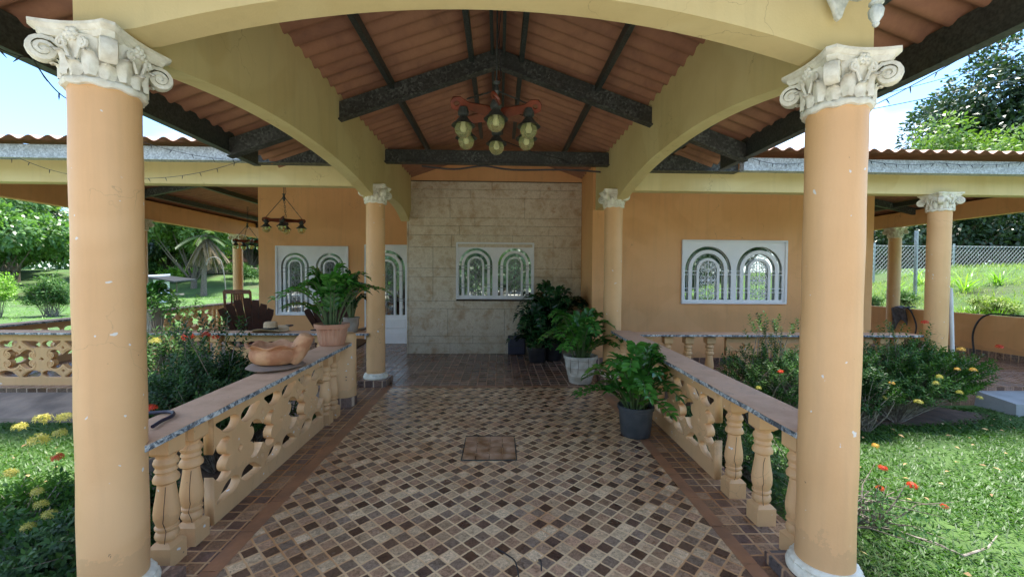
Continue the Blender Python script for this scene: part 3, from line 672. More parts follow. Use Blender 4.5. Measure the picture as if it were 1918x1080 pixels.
hr = thing('house_roof', 'long corrugated roof of the house with galvanised metal eaves', 'roof', (0, 5.4, 3.0))
def frz(y): return 3.065+.215*(y-5.3)
def lz(x): return 3.045+.215*(x+7.3)
def rz(x): return 3.075+.215*(9.3-x)
EY = 5.18
def fprofL(u): yh = 5.3+(lz(u)-3.065)/.215; return (EY, max(EY+.05, min(9.8, yh)))
def fprofR(u): yh = 5.3+(rz(u)-3.065)/.215; return (EY, max(EY+.05, min(9.8, yh)))
m = MB(); sheet_strips(m, fr(-8.05, -1.70, .023), fprofL, lambda u, v: frz(v)+.035, .222, .024)
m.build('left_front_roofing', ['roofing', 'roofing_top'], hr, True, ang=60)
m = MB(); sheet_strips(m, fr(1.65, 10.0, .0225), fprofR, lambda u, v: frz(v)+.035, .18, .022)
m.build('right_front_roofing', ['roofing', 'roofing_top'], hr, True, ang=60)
m = MB(); sheet_strips(m, fr(-1.70, 1.65, .03), lambda u: (8.16, 9.8), lambda u, v: frz(v)+.22, .18, .022)
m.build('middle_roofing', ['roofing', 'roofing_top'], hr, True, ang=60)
def lprof(u): xh = -7.3+(frz(u)-3.045)/.215 if u < 9.8 else -7.3+(frz(9.8)-3.045)/.215; return (-8.1, max(-8.05, min(-2.6, xh)))
m = MB(); sheet_strips(m, fr(5.2, 14.6, .0225), lprof, lambda u, v: lz(v)+.03, .18, .022, True)
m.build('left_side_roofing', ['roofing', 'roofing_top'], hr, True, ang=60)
def rprof(u): xh = 9.3-((frz(min(u, 9.8))-3.075)/.215); return (min(10.05, max(4.6, xh)), 10.1)
m = MB(); sheet_strips(m, fr(5.2, 14.6, .0225), rprof, lambda u, v: rz(v)+.03, .18, .022, True)
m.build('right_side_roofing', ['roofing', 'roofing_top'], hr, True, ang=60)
m = MB(); m.hexa([(-2.65, 9.7, 3.99), (4.7, 9.7, 3.99), (4.7, 14.6, 3.9), (-2.65, 14.6, 3.9), (-2.65, 9.7, 4.03), (4.7, 9.7, 4.03), (4.7, 14.6, 3.94), (-2.65, 14.6, 3.94)])
m.build('rear_roofing', 'roofing', hr)
for x0, x1, dz in ((-8.1, -3.16, 0.01), (3.12, 10.1, -.02)):
    m = MB(); m.box(x0, x1, 5.34, 5.45, 2.865+dz, 3.03+dz); m.build('eave_channel', 'galv_light', hr, bevel=.003)
for x0, x1, dz in ((-3.16, -1.815, .01), (1.745, 3.12, -.02)):
    m = MB(); m.box(x0+.001, x1, 5.47, 5.58, 2.875+dz, 3.08+dz); m.box(x0+.001, x1, 5.43, 5.469, 2.875+dz, 2.887+dz); m.build('tie_beam', 'galv_dark', hr)
m = MB(); m.box(-1.655, 1.595, 6.18, 6.26, 3.10, 3.275); m.box(-1.655, 1.595, 6.13, 6.179, 3.10, 3.113); m.build('tie_beam', 'galv_dark', hr)
m = MB(); m.hexa([(-1.655, 6.20, 3.276), (1.595, 6.20, 3.276), (1.595, 6.24, 3.276), (-1.655, 6.24, 3.276), (-1.655, 6.20, 3.30), (1.595, 6.20, 3.30), (1.595, 6.24, 3.30), (-1.655, 6.24, 3.30)]); m.build('tie_packing', 'dark_metal', hr)
# veranda rafters and purlins (left and right)
def sl_raf(Y, xa, xb, fz, w_=.07, h=.15):
    m = MB(); m.hexa([(xa, Y, fz(xa)-h), (xb, Y, fz(xb)-h), (xb, Y+w_, fz(xb)-h), (xa, Y+w_, fz(xa)-h), (xa, Y, fz(xa)-.005), (xb, Y, fz(xb)-.005), (xb, Y+w_, fz(xb)-.005), (xa, Y+w_, fz(xa)-.005)])
    m.build('rafter', 'galv_dark', hr)
sl_raf(8.45, -7.95, -3.4, lambda x: lz(x)-.01); sl_raf(12.9, -7.95, -5.2, lambda x: lz(x)-.01); sl_raf(9.2, 6.5, 10.0, lambda x: rz(x)-.01)
for px_ in (-6.95, -6.0, -5.0, -4.0): MB().box(px_, px_+.07, 5.9+(px_+7.3), 14.4, lz(px_)-.11, lz(px_)-.008).build('purlin', 'dark_metal', hr)
for px_ in (8.85, 7.8, 6.9): MB().box(px_-.07, px_, 5.9+(9.3-px_), 14.4, rz(px_)-.11, rz(px_)-.008).build('purlin', 'dark_metal', hr)
for x0, x1, z in ((-8.06, -8.02, 2.70), (10.0, 10.04, 2.78)):
    MB().box(x0, x1, 5.46, 14.5, z, z+.17).build('side_fascia', 'dark_metal', hr)
MB().box(-8.019, -7.452, 5.9, 14.4, 2.73, 2.742).build('soffit_board', 'dark_metal', hr)
MB().box(9.452, 9.998, 5.9, 14.4, 2.81, 2.822).build('soffit_board', 'dark_metal', hr)

# ================================================================== HOUSE
ho = thing('house', 'peach house front with a travertine-clad middle, two arched-grille windows and white door', 'house', (0, 8, 0))
def wallbox(name, x0, x1, y0, y1, z0, z1, mat='peach_wall'): return MB().box(x0, x1, y0, y1, z0, z1).build(name, mat, ho)
def wall_open(name, x0, x1, y0, y1, z1, openings, mat='peach_wall'):
    """wall slab facing -Y with rectangular openings (xa,xb,za,zb)"""
    m = MB(); xs_ = sorted({x0, x1, *[o[0] for o in openings], *[o[1] for o in openings]}); zs_ = sorted({0., z1, *[o[2] for o in openings], *[o[3] for o in openings]})
    for i in range(len(xs_)-1):
        for k in range(len(zs_)-1):
            cx_, cz_ = (xs_[i]+xs_[i+1])/2, (zs_[k]+zs_[k+1])/2
            if any(o[0] < cx_ < o[1] and o[2] < cz_ < o[3] for o in openings): continue
            m.box(xs_[i], xs_[i+1], y0, y1, zs_[k], zs_[k+1])
    bm = bmesh.new(); me = bpy.data.meshes.new(name); me.from_pydata(m.v, [], m.f); bm.from_mesh(me)
    bmesh.ops.remove_doubles(bm, verts=bm.verts, dist=1e-4)
    cen = {}
    for f in bm.faces: cen.setdefault(tuple(round(c, 3) for c in f.calc_center_median()), []).append(f)
    bmesh.ops.delete(bm, geom=[f for l in cen.values() if len(l) > 1 for f in l], context='FACES_ONLY')
    bm.to_mesh(me); bm.free()
    o0 = worldloc(ho)
    for v in me.vertices: v.co -= o0
    me.materials.append(MATS[mat]); return link(name, me, ho)
WINS = [(3.076, 4.888, 1.032, 2.112, 7.05), (-.812, .657, 1.040, 2.114, 8.0), (-4.785, -3.245, .612, 2.10, 9.2)]
wall_open('right_wall', 1.56, 6.40, 7.05, 7.25, 3.45, [(3.09, 4.875, 1.045, 2.10)])
wallbox('middle_return_wall', 1.56, 1.76, 7.252, 8.2, 0, 3.6)
wallbox('side_wall', 6.20, 6.40, 7.252, 14.3, 0, 3.55)
wall_open('left_wall', -5.15, -1.715, 9.20, 9.4, 3.92, [(-4.77, -3.26, .625, 2.085), (-2.90, -1.985, 0, 2.135)])
wallbox('left_side_wall', -5.15, -4.95, 9.402, 14.3, 0, 3.55)
wallbox('wall_above_cladding', -1.715, 1.558, 8.03, 8.2, 3.262, 4.02)
wallbox('cladding_return', -1.74, -1.716, 8.0, 9.198, 0, 3.75, 'travertine')
# skirting tiles
MB().box(1.56, 6.41, 7.036, 7.048, 0, .115).build('skirting', 'tile_plinth', ho); MB().box(-5.16, -2.92, 9.186, 9.198, 0, .11).build('skirting', 'tile_plinth', ho)
# travertine cladding: real slabs with open joints
st_rows = [0.0, .20, .335, .86, 1.005, 1.46, 1.62, 2.02, 2.245, 2.42, 2.57, 2.94, 3.10, 3.245]
m = MB(); rs = random.Random(4)
for i in range(len(st_rows)-1):
    z0, z1 = st_rows[i], st_rows[i+1]; x = -1.712; cuts = [x]
    tall = z1-z0 > .25
    step = 1.27 if tall or i < 2 else 1.6
    xx = -1.712+step*(.5+.5*rs.random())
    while xx < 1.3: cuts.append(xx); xx += step*(.8+.4*rs.random())
    if i in (4, 5, 6): cuts = [-1.712, -1.25, -.812, .657, 1.02, 1.38]
    if i in (7,): cuts = [-1.712, -.9, .25, 1.02]
    cuts.append(1.557)
    for a, b_ in zip(cuts, cuts[1:]):
        if z0 > 1.0 and z1 < 2.1 and a > -.82 and b_ < .66: continue
        segs = [(z0, z1)]
        if a >= -.82 and b_ <= .66: segs = [(max(z0, 2.114), z1)] if z0 > 1.9 else [(z0, min(z1, 1.04))] if z0 < 1.04 else []
        for za, zb in segs:
            if zb-za > .01: d = .003*rs.random(); m.box(a+.0022, b_-.0022, 8.0-d, 8.024, za+.0022, zb-.0025)
m.build('travertine_cladding', 'travertine', ho, bevel=.0015)
wall_open('cladding_backing', -1.714, 1.558, 8.0245, 8.2, 3.26, [(-.80, .645, 1.05, 2.105)], 'bed_soil')
MB().box(-1.70, 1.555, 7.994, 8.0, 3.246, 3.256).build('cladding_trim', 'dark_metal', ho)
# electrical plate
MB().box(.02, .145, 7.988, 7.996, .27, .345).build('socket_plate', 'travertine', ho, bevel=.003)

def arch_pts(cx_, r, zs, zb, n=22):
    return [(cx_-r, zb)]+[(cx_-r*math.cos(PI*i/n), zs+r*math.sin(PI*i/n)) for i in range(n+1)]+[(cx_+r, zb)]
def uband(cx_, r1, r0, zs, zb): return [arch_pts(cx_, r1, zs, zb)+arch_pts(cx_, r0, zs, zb)[::-1]]
def scroll(m, x, z, r, y, a0, sgn, turns=1.3): m.tube([(p[0], y, p[1]) for p in spiral((x, z), r, turns, a0, 18, .15, sgn)], .0065, 5)
def window(x0, x1, z0, z1, y, arches, label, gl='white_metal', door=False, zsf=.555, parent=ho):
    fr_ = MB(); b_ = .032
    yo = y-.012
    fr_.box(x0, x1, yo-.02, y+.05, z1-b_, z1); fr_.box(x0, x1, yo-.02, y+.05, z0, z0+b_); fr_.box(x0, x0+b_, yo-.02, y+.05, z0+b_, z1-b_); fr_.box(x1-b_, x1, yo-.02, y+.05, z0+b_, z1-b_)
    f = fr_.build('door' if door else 'window', 'white_metal', parent, bevel=.004); f['label'] = label
    W = x1-x0-2*b_; H = z1-z0; n = len(arches); zb = z0+(.62 if door else .07)
    toW = lambda yc: (lambda a, c, d: (a, yc+d, c))
    holes = []; bands = []
    for cx_, r in arches:
        gm = MB(); zs = z1-.10*H*(1 if not door else .55)-r
        holes.append(arch_pts(cx_, r, zs, zb))
        bands += uband(cx_, r*.845, r*.70, zs, zb); bands += uband(cx_, r*.50, r*.385, zs, zb)
        yg = y+.004
        for zz in ((zs-.02*H, zs-.075*H) + ((zb+.25*(zs-zb)+.06*H, zb+.25*(zs-zb)) if not door else (zb+.35, zb+.31))):
            gm.box(cx_-r*1.02, cx_-r*.495, yg-.004, yg+.004, zz-.005, zz+.005); gm.box(cx_+r*.495, cx_+r*1.02, yg-.004, yg+.004, zz-.005, zz+.005)
        ri = r*.385; top = zs+ri; h = top-zb
        gm.tube([(cx_, yg, zb), (cx_, yg, top)], .006, 5)
        k = max(2, int(round(h/(ri*1.55)))); dz = h/k
        for j in range(k):
            zc_ = zb+dz*(j+.5)
            for s_ in (-1, 1):
                scroll(gm, cx_+s_*ri*.52, zc_+dz*.22, ri*.34, yg, PI/2, -s_); scroll(gm, cx_+s_*ri*.52, zc_-dz*.22, ri*.34, yg, -PI/2, s_)
                gm.tube([(cx_+s_*ri*.95, yg, zc_+dz*.05), (cx_+s_*ri*.35, yg, zc_), (cx_, yg, zc_+dz*.45)], .005, 4)
                gm.tube([(cx_, yg, zc_-dz*.45), (cx_+s_*ri*.35, yg, zc_), (cx_+s_*ri*.95, yg, zc_-dz*.05)], .005, 4)
        g_ = gm.build('grille', gl, f, True)
        for zz in ((zb+h*.5,) if not door and h < 1 else (zb+h*.2, zb+h*.72)):
            vs = []
            for rr, yy in ((.001, -.016), (.014, -.014), (.026, -.006), (.030, 0)):
                for q in range(14): vs.append((cx_+rr*math.cos(q*PI/7), y-.004+yy, zz+rr*math.sin(q*PI/7)))
            MB().add(vs, [(i*14+q, i*14+(q+1) % 14, (i+1)*14+(q+1) % 14, (i+1)*14+q) for i in range(3) for q in range(14)]).build('rosette', gl, f, True)
    outer = [(x0+b_, z0+b_), (x1-b_, z0+b_), (x1-b_, z1-b_), (x0+b_, z1-b_)]
    plate('panel', [outer]+holes+bands, .018, 'white_metal', toW(y+.010), f, .002)
    zp = z0+b_ if not door else zb-.02
    MB().add([(x0+b_, y+.045, zp), (x1-b_, y+.045, zp), (x1-b_, y+.045, z1-b_), (x0+b_, y+.045, z1-b_)], [(0, 1, 2, 3)]).build('pane', 'mirror_glass', f)
    if door:
        g = MB(); g.box(x0+.05, x1-.05, y-.016, y-.001, z0+.33, zb-.10); g.build('lower_panel', 'white_metal', f, bevel=.008)
        g = MB(); g.box(x0+.05, x1-.05, y-.012, y-.001, z0+.02, z0+.24); g.build('kick_plate', 'white_metal', f, bevel=.004)
    return f
window(*WINS[0][:4], 7.05, [(3.54, .395), (4.425, .395)], 'wide white window with white scroll grille on the right peach wall')
window(*WINS[1][:4], 8.0, [(-.445, .315), (.29, .315)], 'white window set in the travertine wall', 'iron_grey')
window(*WINS[2][:4], 9.2, [(-4.385, .295), (-3.645, .295)], 'tall white window with grey scrolls behind the potted plant', 'iron_grey')
window(-2.90, -1.975, 0.002, 2.142, 9.2, [(-2.44, .40)], 'white metal door with arched grille, half hidden by the column', 'iron_grey', True)

# low wall at the right edge of the veranda
t = thing('low_wall', 'low terracotta-painted wall along the right veranda edge', 'wall', (9.3, 5.8, 0))
MB().box(9.30, 9.45, 4.2, 14.4, 0.001, .80).build('wall_body', 'peach_wall', t, bevel=.01)
MB().box(9.285, 9.298, 5.6, 14.3, .001, .12).build('skirting', 'tile_plinth', t)

# ================================================================== RAILINGS
def baluster_mb(x, y, z0, H, seed=0):
    m = MB(); s = H/.63; w_ = .058
    def blk(za, zb_, ch_top, ch_bot):
        v = []; 
        for z, k in ((za, 1-ch_bot), (za+(.018 if ch_bot else 0), 1), (zb_-(.022 if ch_top else 0), 1), (zb_, 1-ch_top)):
            v += [(x-w_*k, y-w_*k, z), (x+w_*k, y-w_*k, z), (x+w_*k, y+w_*k, z), (x-w_*k, y+w_*k, z)]
        fs = [(3, 2, 1, 0), (12, 13, 14, 15)]
        for i in range(3):
            for k in range(4): fs.append((i*4+k, i*4+(k+1) % 4, (i+1)*4+(k+1) % 4, (i+1)*4+k))
        m.add(v, fs)
    blk(z0, z0+.115*s, .35, 0)
    P = [(.040, .110), (.043, .122), (.052, .130), (.0555, .142), (.052, .155), (.044, .163), (.046, .170), (.055, .176), (.055, .184), (.046, .190), (.050, .200), (.0585, .225), (.0600, .250), (.056, .285), (.049, .325), (.043, .365), (.0405, .385), (.047, .392), (.058, .398), (.0600, .410), (.054, .424), (.045, .434), (.046, .442), (.053, .449), (.048, .458), (.046, .466), (.054, .476), (.0575, .488), (.052, .502), (.044, .510), (.046, .520), (.050, .528)]
    m.lathe([(r*.98, z0+z*s) for r, z in P], x, y, 26)
    blk(z0+.523*s, z0+H, 0, .3)
    return m
def hole_main(cx_, cz, P, h, half=0):
    """big curly opening; returns closed outline (x,z). half=-1/1 gives the open half outline used at panel ends"""
    k = P/380.; 
    def T(pts): return [(cx_+(a)*k, cz-(b_)*k) for a, b_ in pts]
    right = [(0, -46), (16, -64), (38, -80), (66, -90), (96, -86), (118, -66), (100, -64), (86, -52), (82, -34), (90, -17), (106, -6), (122, 0)]
    right = smooth_pts(right, 3, False)
    low = [(a, -b_) for a, b_ in right][::-1]
    R = right+low[1:]
    if half == 1: return T(R)          # from top cusp round the right side to the bottom cusp
    Lp = [(-a, b_) for a, b_ in R][::-1]
    if half == -1: return T(Lp)        # bottom -> left side -> top
    return T(R)+T(Lp)[1:-1]
def lattice(name, u0, n, P, z0, z1, to3, th, parent, ends=True, relief=True):
    """n periods starting at u0; openings centred on period centres, half openings at both ends"""
    sp = []; H = z1-z0; cz = z0+H*.515; k = P/380.*1.0; h = H/2
    u1 = u0+n*P
    # outline with half openings bitten out of the ends
    out = [(u0, z0), (u1, z0)]
    if ends:
        out += [(a, b_) for a, b_ in [(u1, cz-43*k)]]+hole_main(u1, cz, P, h, -1)[1:-1]+[(u1, cz+43*k), (u1, z1), (u0, z1), (u0, cz+43*k)]+hole_main(u0, cz, P, h, 1)[1:-1]+[(u0, cz-43*k)]
        out = [(u0, z0), (u1, z0)]+hole_main(u1, cz, P, h, -1)+[(u1, z1), (u0, z1)]+hole_main(u0, cz, P, h, 1)
    else: out += [(u1, z1), (u0, z1)]
    sp.append(out)
    for i in range(n):
        if i > 0: sp.append(hole_main(u0+i*P, cz, P, h))
        c = u0+(i+.5)*P
        d = 17*k
        sp.append([(c-d*1.2, cz), (c, cz-d), (c+d*1.2, cz), (c, cz+d)])         # small diamond between the volutes
        for j in (0, 1):
            # leaf-shaped openings above and below, and little diamonds over the cusps
            pass
    for i in range(n+1):
        c = u0+i*P
        for s_ in (1, -1):
            if 0 < i < n: sp.append([(c-14*k, cz+s_*103*k), (c, cz+s_*92*k), (c+14*k, cz+s_*103*k), (c, cz+s_*125*k)])
            top = 158*k if s_ > 0 else 152*k
            for q in (-1, 1):
                if (i == 0 and q < 0) or (i == n and q > 0): continue
                raw = [(20, 166), (44, 138), (82, 110), (126, 102), (166, 111), (184, 136), (166, 156), (130, 166)]
                pts = smooth_pts(raw, 3)
                sp.append([(c+q*a*k, cz+s_*min(b_, 166)*k) for a, b_ in pts])
    pl = plate(name, sp, th, 'peach', to3, parent, .004)
    if not relief: return pl
    rm = MB()
    for i in range(n+1):
        for sx_ in (-1, 1):
            if (i == 0 and sx_ < 0) or (i == n and sx_ > 0): continue
            for sz_ in (-1, 1):
                c = u0+i*P; fp = []
                for a, b_ in [(2, 66), (20, 84), (48, 99), (84, 102), (118, 90), (136, 66), (140, 42)]+[(p[0], p[1]) for p in spiral((113, 38), 27, 1.35, .15, 18, .25, -1)]: fp.append((c+sx_*a*k, cz+sz_*b_*k))
                for d in (-th/2, th/2): rm.tube([to3(p[0], p[1], d) for p in smooth_pts(fp, 2, False)], .0065, 5)
                fp = [(c+sx_*a*k, cz+sz_*b_*k) for a, b_ in [(12, 150), (40, 124), (84, 106), (128, 99), (184, 112)]]
                for d in (-th/2, th/2): rm.tube([to3(p[0], p[1], d) for p in smooth_pts(fp, 3, False)], .0055, 5)
    rm.build('scroll_relief', 'peach', pl, True)
    return pl
def railing_path(label, xi, sgn, y0, y1, bals, lat0, nlat, P, extra, group):
    """xi: inner face of the cap; sgn: +1 when the railing extends toward +x"""
    t = thing('balustrade', label, 'railing', (xi, y0, zf(y0)), group)
    c = MB(); wd = .27; h = .036
    def cz(y): return .645+(y-2.0)*.0175
    xa, xb = sorted((xi, xi+sgn*wd)); n = 16; vs = []
    for i in range(n+1):
        y = y0+(y1-y0)*i/n; j = .0035*math.sin(i*2.7)
        vs += [(xa-(j if sgn > 0 else 0), y, cz(y)), (xb+(j if sgn < 0 else 0), y, cz(y)), (xb+(j if sgn < 0 else 0), y, cz(y)+h), (xa-(j if sgn > 0 else 0), y, cz(y)+h)]
    fs = [(i*4+k, i*4+(k+1) % 4, (i+1)*4+(k+1) % 4, (i+1)*4+k) for i in range(n) for k in range(4)]+[(3, 2, 1, 0), (n*4, n*4+1, n*4+2, n*4+3)]
    c.add(vs, fs).build('cap', 'cap_edge', t, bevel=.004)
    xc = xi+sgn*.115
    for y in bals:
        b = baluster_mb(xc, y, zf(y)-.004, cz(y)-zf(y)+.003).build('baluster', 'peach', t, True, ang=30)
        if y < 3:    # the near ones are cracked
            cr_ = random.Random(int(y*1000)); pts = []; a0 = math.atan2(-y, -xc)+(-.15 if sgn < 0 else .15)
            tabs = [(0.115, .045), (.142, .0565), (.18, .056), (.225, .0595), (.25, .061), (.30, .054), (.36, .045), (.40, .059)]
            for z, r in tabs:
                a = a0+cr_.uniform(-.16, .16); pts.append((xc+r*math.cos(a), y+r*math.sin(a), zf(y)+z*1.06))
            MB().tube(pts, .0014, 4).build('crack', 'crack', b)
    if extra:
        for y in extra: pass
    lattice('lattice_panel', lat0, nlat, P, 0, .655, lambda a, c_, d: (xc+d, a, c_+zf(a)+(cz(a)-zf(a)-.652)*(c_/.655)), .062, t, relief=False)
    return t
t = railing_path('tile-side left balustrade along the path, carrying the terracotta bowl and pot', -1.63, -1, 1.98, 4.72, [2.245, 2.425, 4.27, 4.46], 2.565, 3, .53, None, 'balustrades beside the path')
railing_path('right balustrade along the path, rising behind the black plant pot', 1.53, 1, 2.10, 5.72, [2.235, 2.55, 2.865, 4.72, 4.98, 5.24, 5.50], 3.07, 3, .5, None, 'balustrades beside the path')
def railing_y(label, x0, x1, yc, pieces, group, zt=.68):
    t = thing('balustrade', label, 'railing', (x0, yc, 0), group)
    MB().box(x0, x1, yc-.14, yc+.12, zt, zt+.032).build('cap', 'cap_edge', t, bevel=.004)
    for kind, a, b_ in pieces:
        if kind == 'b': baluster_mb(a, yc, -.004, zt+.003).build('baluster', 'peach', t, True, ang=30)
        else: lattice('lattice_panel', a, b_, .55, -.01, zt-.002, lambda p, q, d: (p, yc+d, q), .062, t)
    return t
railing_y('front balustrade of the left veranda with a straw hat on its cap', -7.45, -1.73, 5.745, [('l', -7.40, 4), ('b', -5.09, 0), ('l', -4.98, 2), ('b', -3.77, 0), ('l', -3.66, 2), ('b', -2.40, 0)], 'balustrades of the veranda')
railing_y('front balustrade of the right veranda, balusters then a scroll panel behind the bushes', 1.66, 5.80, 5.70, [('b', 2.03, 0), ('b', 2.31, 0), ('b', 2.60, 0), ('b', 2.90, 0), ('l', 3.12, 3), ('b', 4.88, 0), ('b', 5.1, 0), ('b', 5.32, 0), ('b', 5.54, 0)], 'balustrades of the veranda')
t = thing('balustrade', 'outer balustrade along the far left veranda edge, seen against bright grass', 'railing', (-7.375, 6, 0), 'balustrades of the veranda')
MB().box(-7.50, -7.24, 5.90, 12.0, .68, .712).build('cap', 'cap_edge', t, bevel=.004); MB().box(-7.50, -7.24, 12.3, 14.4, .68, .712).build('cap', 'cap_edge', t, bevel=.004)
for kind, a, b_ in [('l', 5.95, 3), ('b', 7.72, 0), ('b', 8.0, 0), ('b', 9.2, 0), ('l', 9.35, 3), ('b', 11.12, 0), ('b', 11.3, 0), ('b', 11.55, 0), ('b', 11.8, 0), ('b', 12.5, 0), ('b', 12.8, 0), ('b', 13.1, 0)]:
    if kind == 'b': baluster_mb(-7.375, a, -.004, .683).build('baluster', 'peach', t, True, ang=30)
    else: lattice('lattice_panel', a, b_, .55, -.01, .678, lambda p, q, d: (-7.375+d, p, q), .062, t)

# hatch set in the path
t = thing('hatch_cover', 'square damp brown tiled hatch cover set in the middle of the path', 'hatch', (-.075, 3.65, 0))
m = MB()
for i in range(4):
    for j in range(4):
        xa, xb = -.297+.111*i+.003, -.297+.111*(i+1)-.003; ya, yb = 3.41+.1225*j+.003, 3.41+.1225*(j+1)-.003; ja = .001*((i*3+j*5) % 3)
        m.hexa([(xa, ya, zf(ya)+.004), (xb, ya, zf(ya)+.004), (xb, yb, zf(yb)+.004), (xa, yb, zf(yb)+.004), (xa, ya, zf(ya)+.009+ja), (xb, ya, zf(ya)+.009+ja), (xb, yb, zf(yb)+.009+ja), (xa, yb, zf(yb)+.009+ja)])
m.build('tiling', 'hatch_tile', t)
m = MB(); 
for x0, x1, y0, y1 in ((-.305, .155, 3.40, 3.41), (-.305, .155, 3.90, 3.91), (-.305, -.297, 3.411, 3.899), (.147, .155, 3.411, 3.899)): m.box(x0, x1, y0, y1, zf(y0)+.002, zf(y0)+.011)
m.build('rim', 'dark_metal', t)
for pts, lab in (([(928, 1028), (952, 1042), (966, 1062), (973, 1090)], 'longer bent black cable end sticking up at the bottom edge of the path'), ([(1009, 1050), (1013, 1058), (1014, 1070)], 'tiny black cable stub beside the longer one near the path edge')):
    q = []
    for i, p in enumerate(pts):
        d = ray(*p); v = Vector((0, 0, CAMH))+d*((-.045-CAMH)/d.z); q.append((v.x, v.y, zf(v.y)+.012+.02*(i == len(pts)-2)))
    tag(MB().tube([tuple(x) for x in smooth_pts(q, 4, False)], .004, 6).build('cable', 'black', None, True), lab, 'cable', 'black cable ends on the path')

# ================================================================== LAMPS
def chandelier(cx, cy, zg, label, ztop, rot=0, n=6, R=.28, arm=.385, gr=.0625, zhub=None):
    t = thing('chandelier', label, 'chandelier', (cx, cy, zg), 'wagon-style chandeliers with globe lamps')
    zb = zg+.155; zh = zhub or zg+.34
    # wooden boards crossing like spokes, rounded ends with an eyelet
    for k in range(n//2 if n == 6 else n):
        a = rot+2*PI*k/n
        ca, sa = math.cos(a), math.sin(a)
        lo = -arm if n == 6 else -.03
        w0 = .052
        out = [(lo+.06, -w0*.55), (-.07 if n == 6 else 0, -w0*.75), (.07, -w0*.75), (arm-.14, -w0*.55), (arm-.07, -w0), (arm-.015, -w0*.75), (arm, 0), (arm-.015, w0*.75), (arm-.07, w0), (arm-.14, w0*.55), (.07, w0*.75), (-.07 if n == 6 else 0, w0*.75)]
        if n == 6: out += [(lo+.14, w0*.55), (lo+.07, w0), (lo+.015, w0*.75), (lo, 0), (lo+.015, -w0*.75), (lo+.07, -w0)]; out = out[1:]; out.pop(-1); out.append((lo+.07, -w0)); out.append((lo+.14, -w0*.55))
        hl = [[(arm-.05+.022*math.cos(q*PI/6), .016*math.sin(q*PI/6)) for q in range(12)]]
        if n == 6: hl.append([(lo+.05+.022*math.cos(q*PI/6), .016*math.sin(q*PI/6)) for q in range(12)])
        tilt = .6
        plate('board', [out]+hl, .022, 'red_wood', (lambda a_, b_, d, ca=ca, sa=sa, k=k: (cx+ca*a_-sa*(b_*tilt-d*.8), cy+sa*a_+ca*(b_*tilt-d*.8), zb+.012*k*(n == 6)+b_*.8+d*tilt)), t, .003)
    for k in range(n):
        a = rot+2*PI*k/n+(0); x, y = cx+R*math.cos(a), cy+R*math.sin(a)
        lamp = MB().lathe([(.012, zg+.165), (.030, zg+.160), (.042, zg+.125), (.040, zg+.105), (.028, zg+.100), (.030, zg+.088), (.046, zg+.072), (.052, zg+.060), (.086, zg+.030), (.088, zg+.026), (.050, zg+.052), (.030, zg+.060)], x, y, 22).build('lamp_holder', 'dark_metal', t, True)
        MB().lathe([(gr*max(.02, math.sin(q)), zg-gr*math.cos(q)) for q in [i*2.55/12 for i in range(13)]]+[(.034, zg+.062)], x, y, 22, cap=False).build('globe', 'globe_glass', lamp, True, ang=80)
        MB().lathe([(.001, zg-.018), (.016, zg-.012), (.021, zg+.006), (.014, zg+.03), (.012, zg+.055)], x, y, 10).build('bulb', 'bulb', lamp, True)
    MB().lathe([(.006, zh+.08), (.03, zh+.07), (.014, zh+.05), (.02, zh+.02), (.03, zh), (.012, zh-.04), (.001, zh-.06)], cx, cy, 14).build('hub', 'dark_metal', t, True)
    for k in range(3):
        a = rot+2*PI*k/3+.2 if n == 6 else rot+2*PI*k/n
        m = MB(); p0 = Vector((cx+.02*math.cos(a), cy+.02*math.sin(a), zh)); p1 = Vector((cx+(R+.0)*math.cos(a), cy+(R+.0)*math.sin(a), zb+.05)); nn = 9
        for i in range(nn):
            c0 = p0.lerp(p1, (i+.5)/nn); d = (p1-p0)/nn*.68; sd_ = Vector((-math.sin(a), math.cos(a), 0)) if i % 2 else Vector((0, 0, 1)).cross(Vector((-math.sin(a), math.cos(a), 0))).normalized()*.6+Vector((0, 0, .5))
            m.tube([c0+d*math.cos(q*PI/4)+sd_.normalized()*.013*math.sin(q*PI/4) for q in range(8)], .0035, 4, 0, True)
        m.build('chain', 'dark_metal', t)
    m = MB().tube([(cx, cy, zh+.06), (cx+.004, cy, (zh+ztop)/2), (cx, cy, ztop)], .007, 6); m.build('hanging_rod', 'dark_metal', t)
    m = MB().tube([(cx+.02, cy, ztop), (cx+.04, cy, ztop-.2), (cx+.015, cy, (zh+ztop)/2), (cx+.035, cy, zh+.1), (cx, cy, zh+.03)], .004, 5); m.build('flex', 'black', t)
    return t
chandelier(-.03, 3.30, 2.555, 'large chandelier of red boards and six glass globes under the gable roof', 3.78, PI/6+PI/3, 6)
c2 = chandelier(-3.73, 7.45, 2.26, 'chandelier hanging before the peach wall on the left veranda', 3.42, .35, 4, .27, .34, .062, 2.80)
dup(c2, (-6.55, 11.2, 2.19), .5, 'farther chandelier hanging beside the sunlit left veranda column')

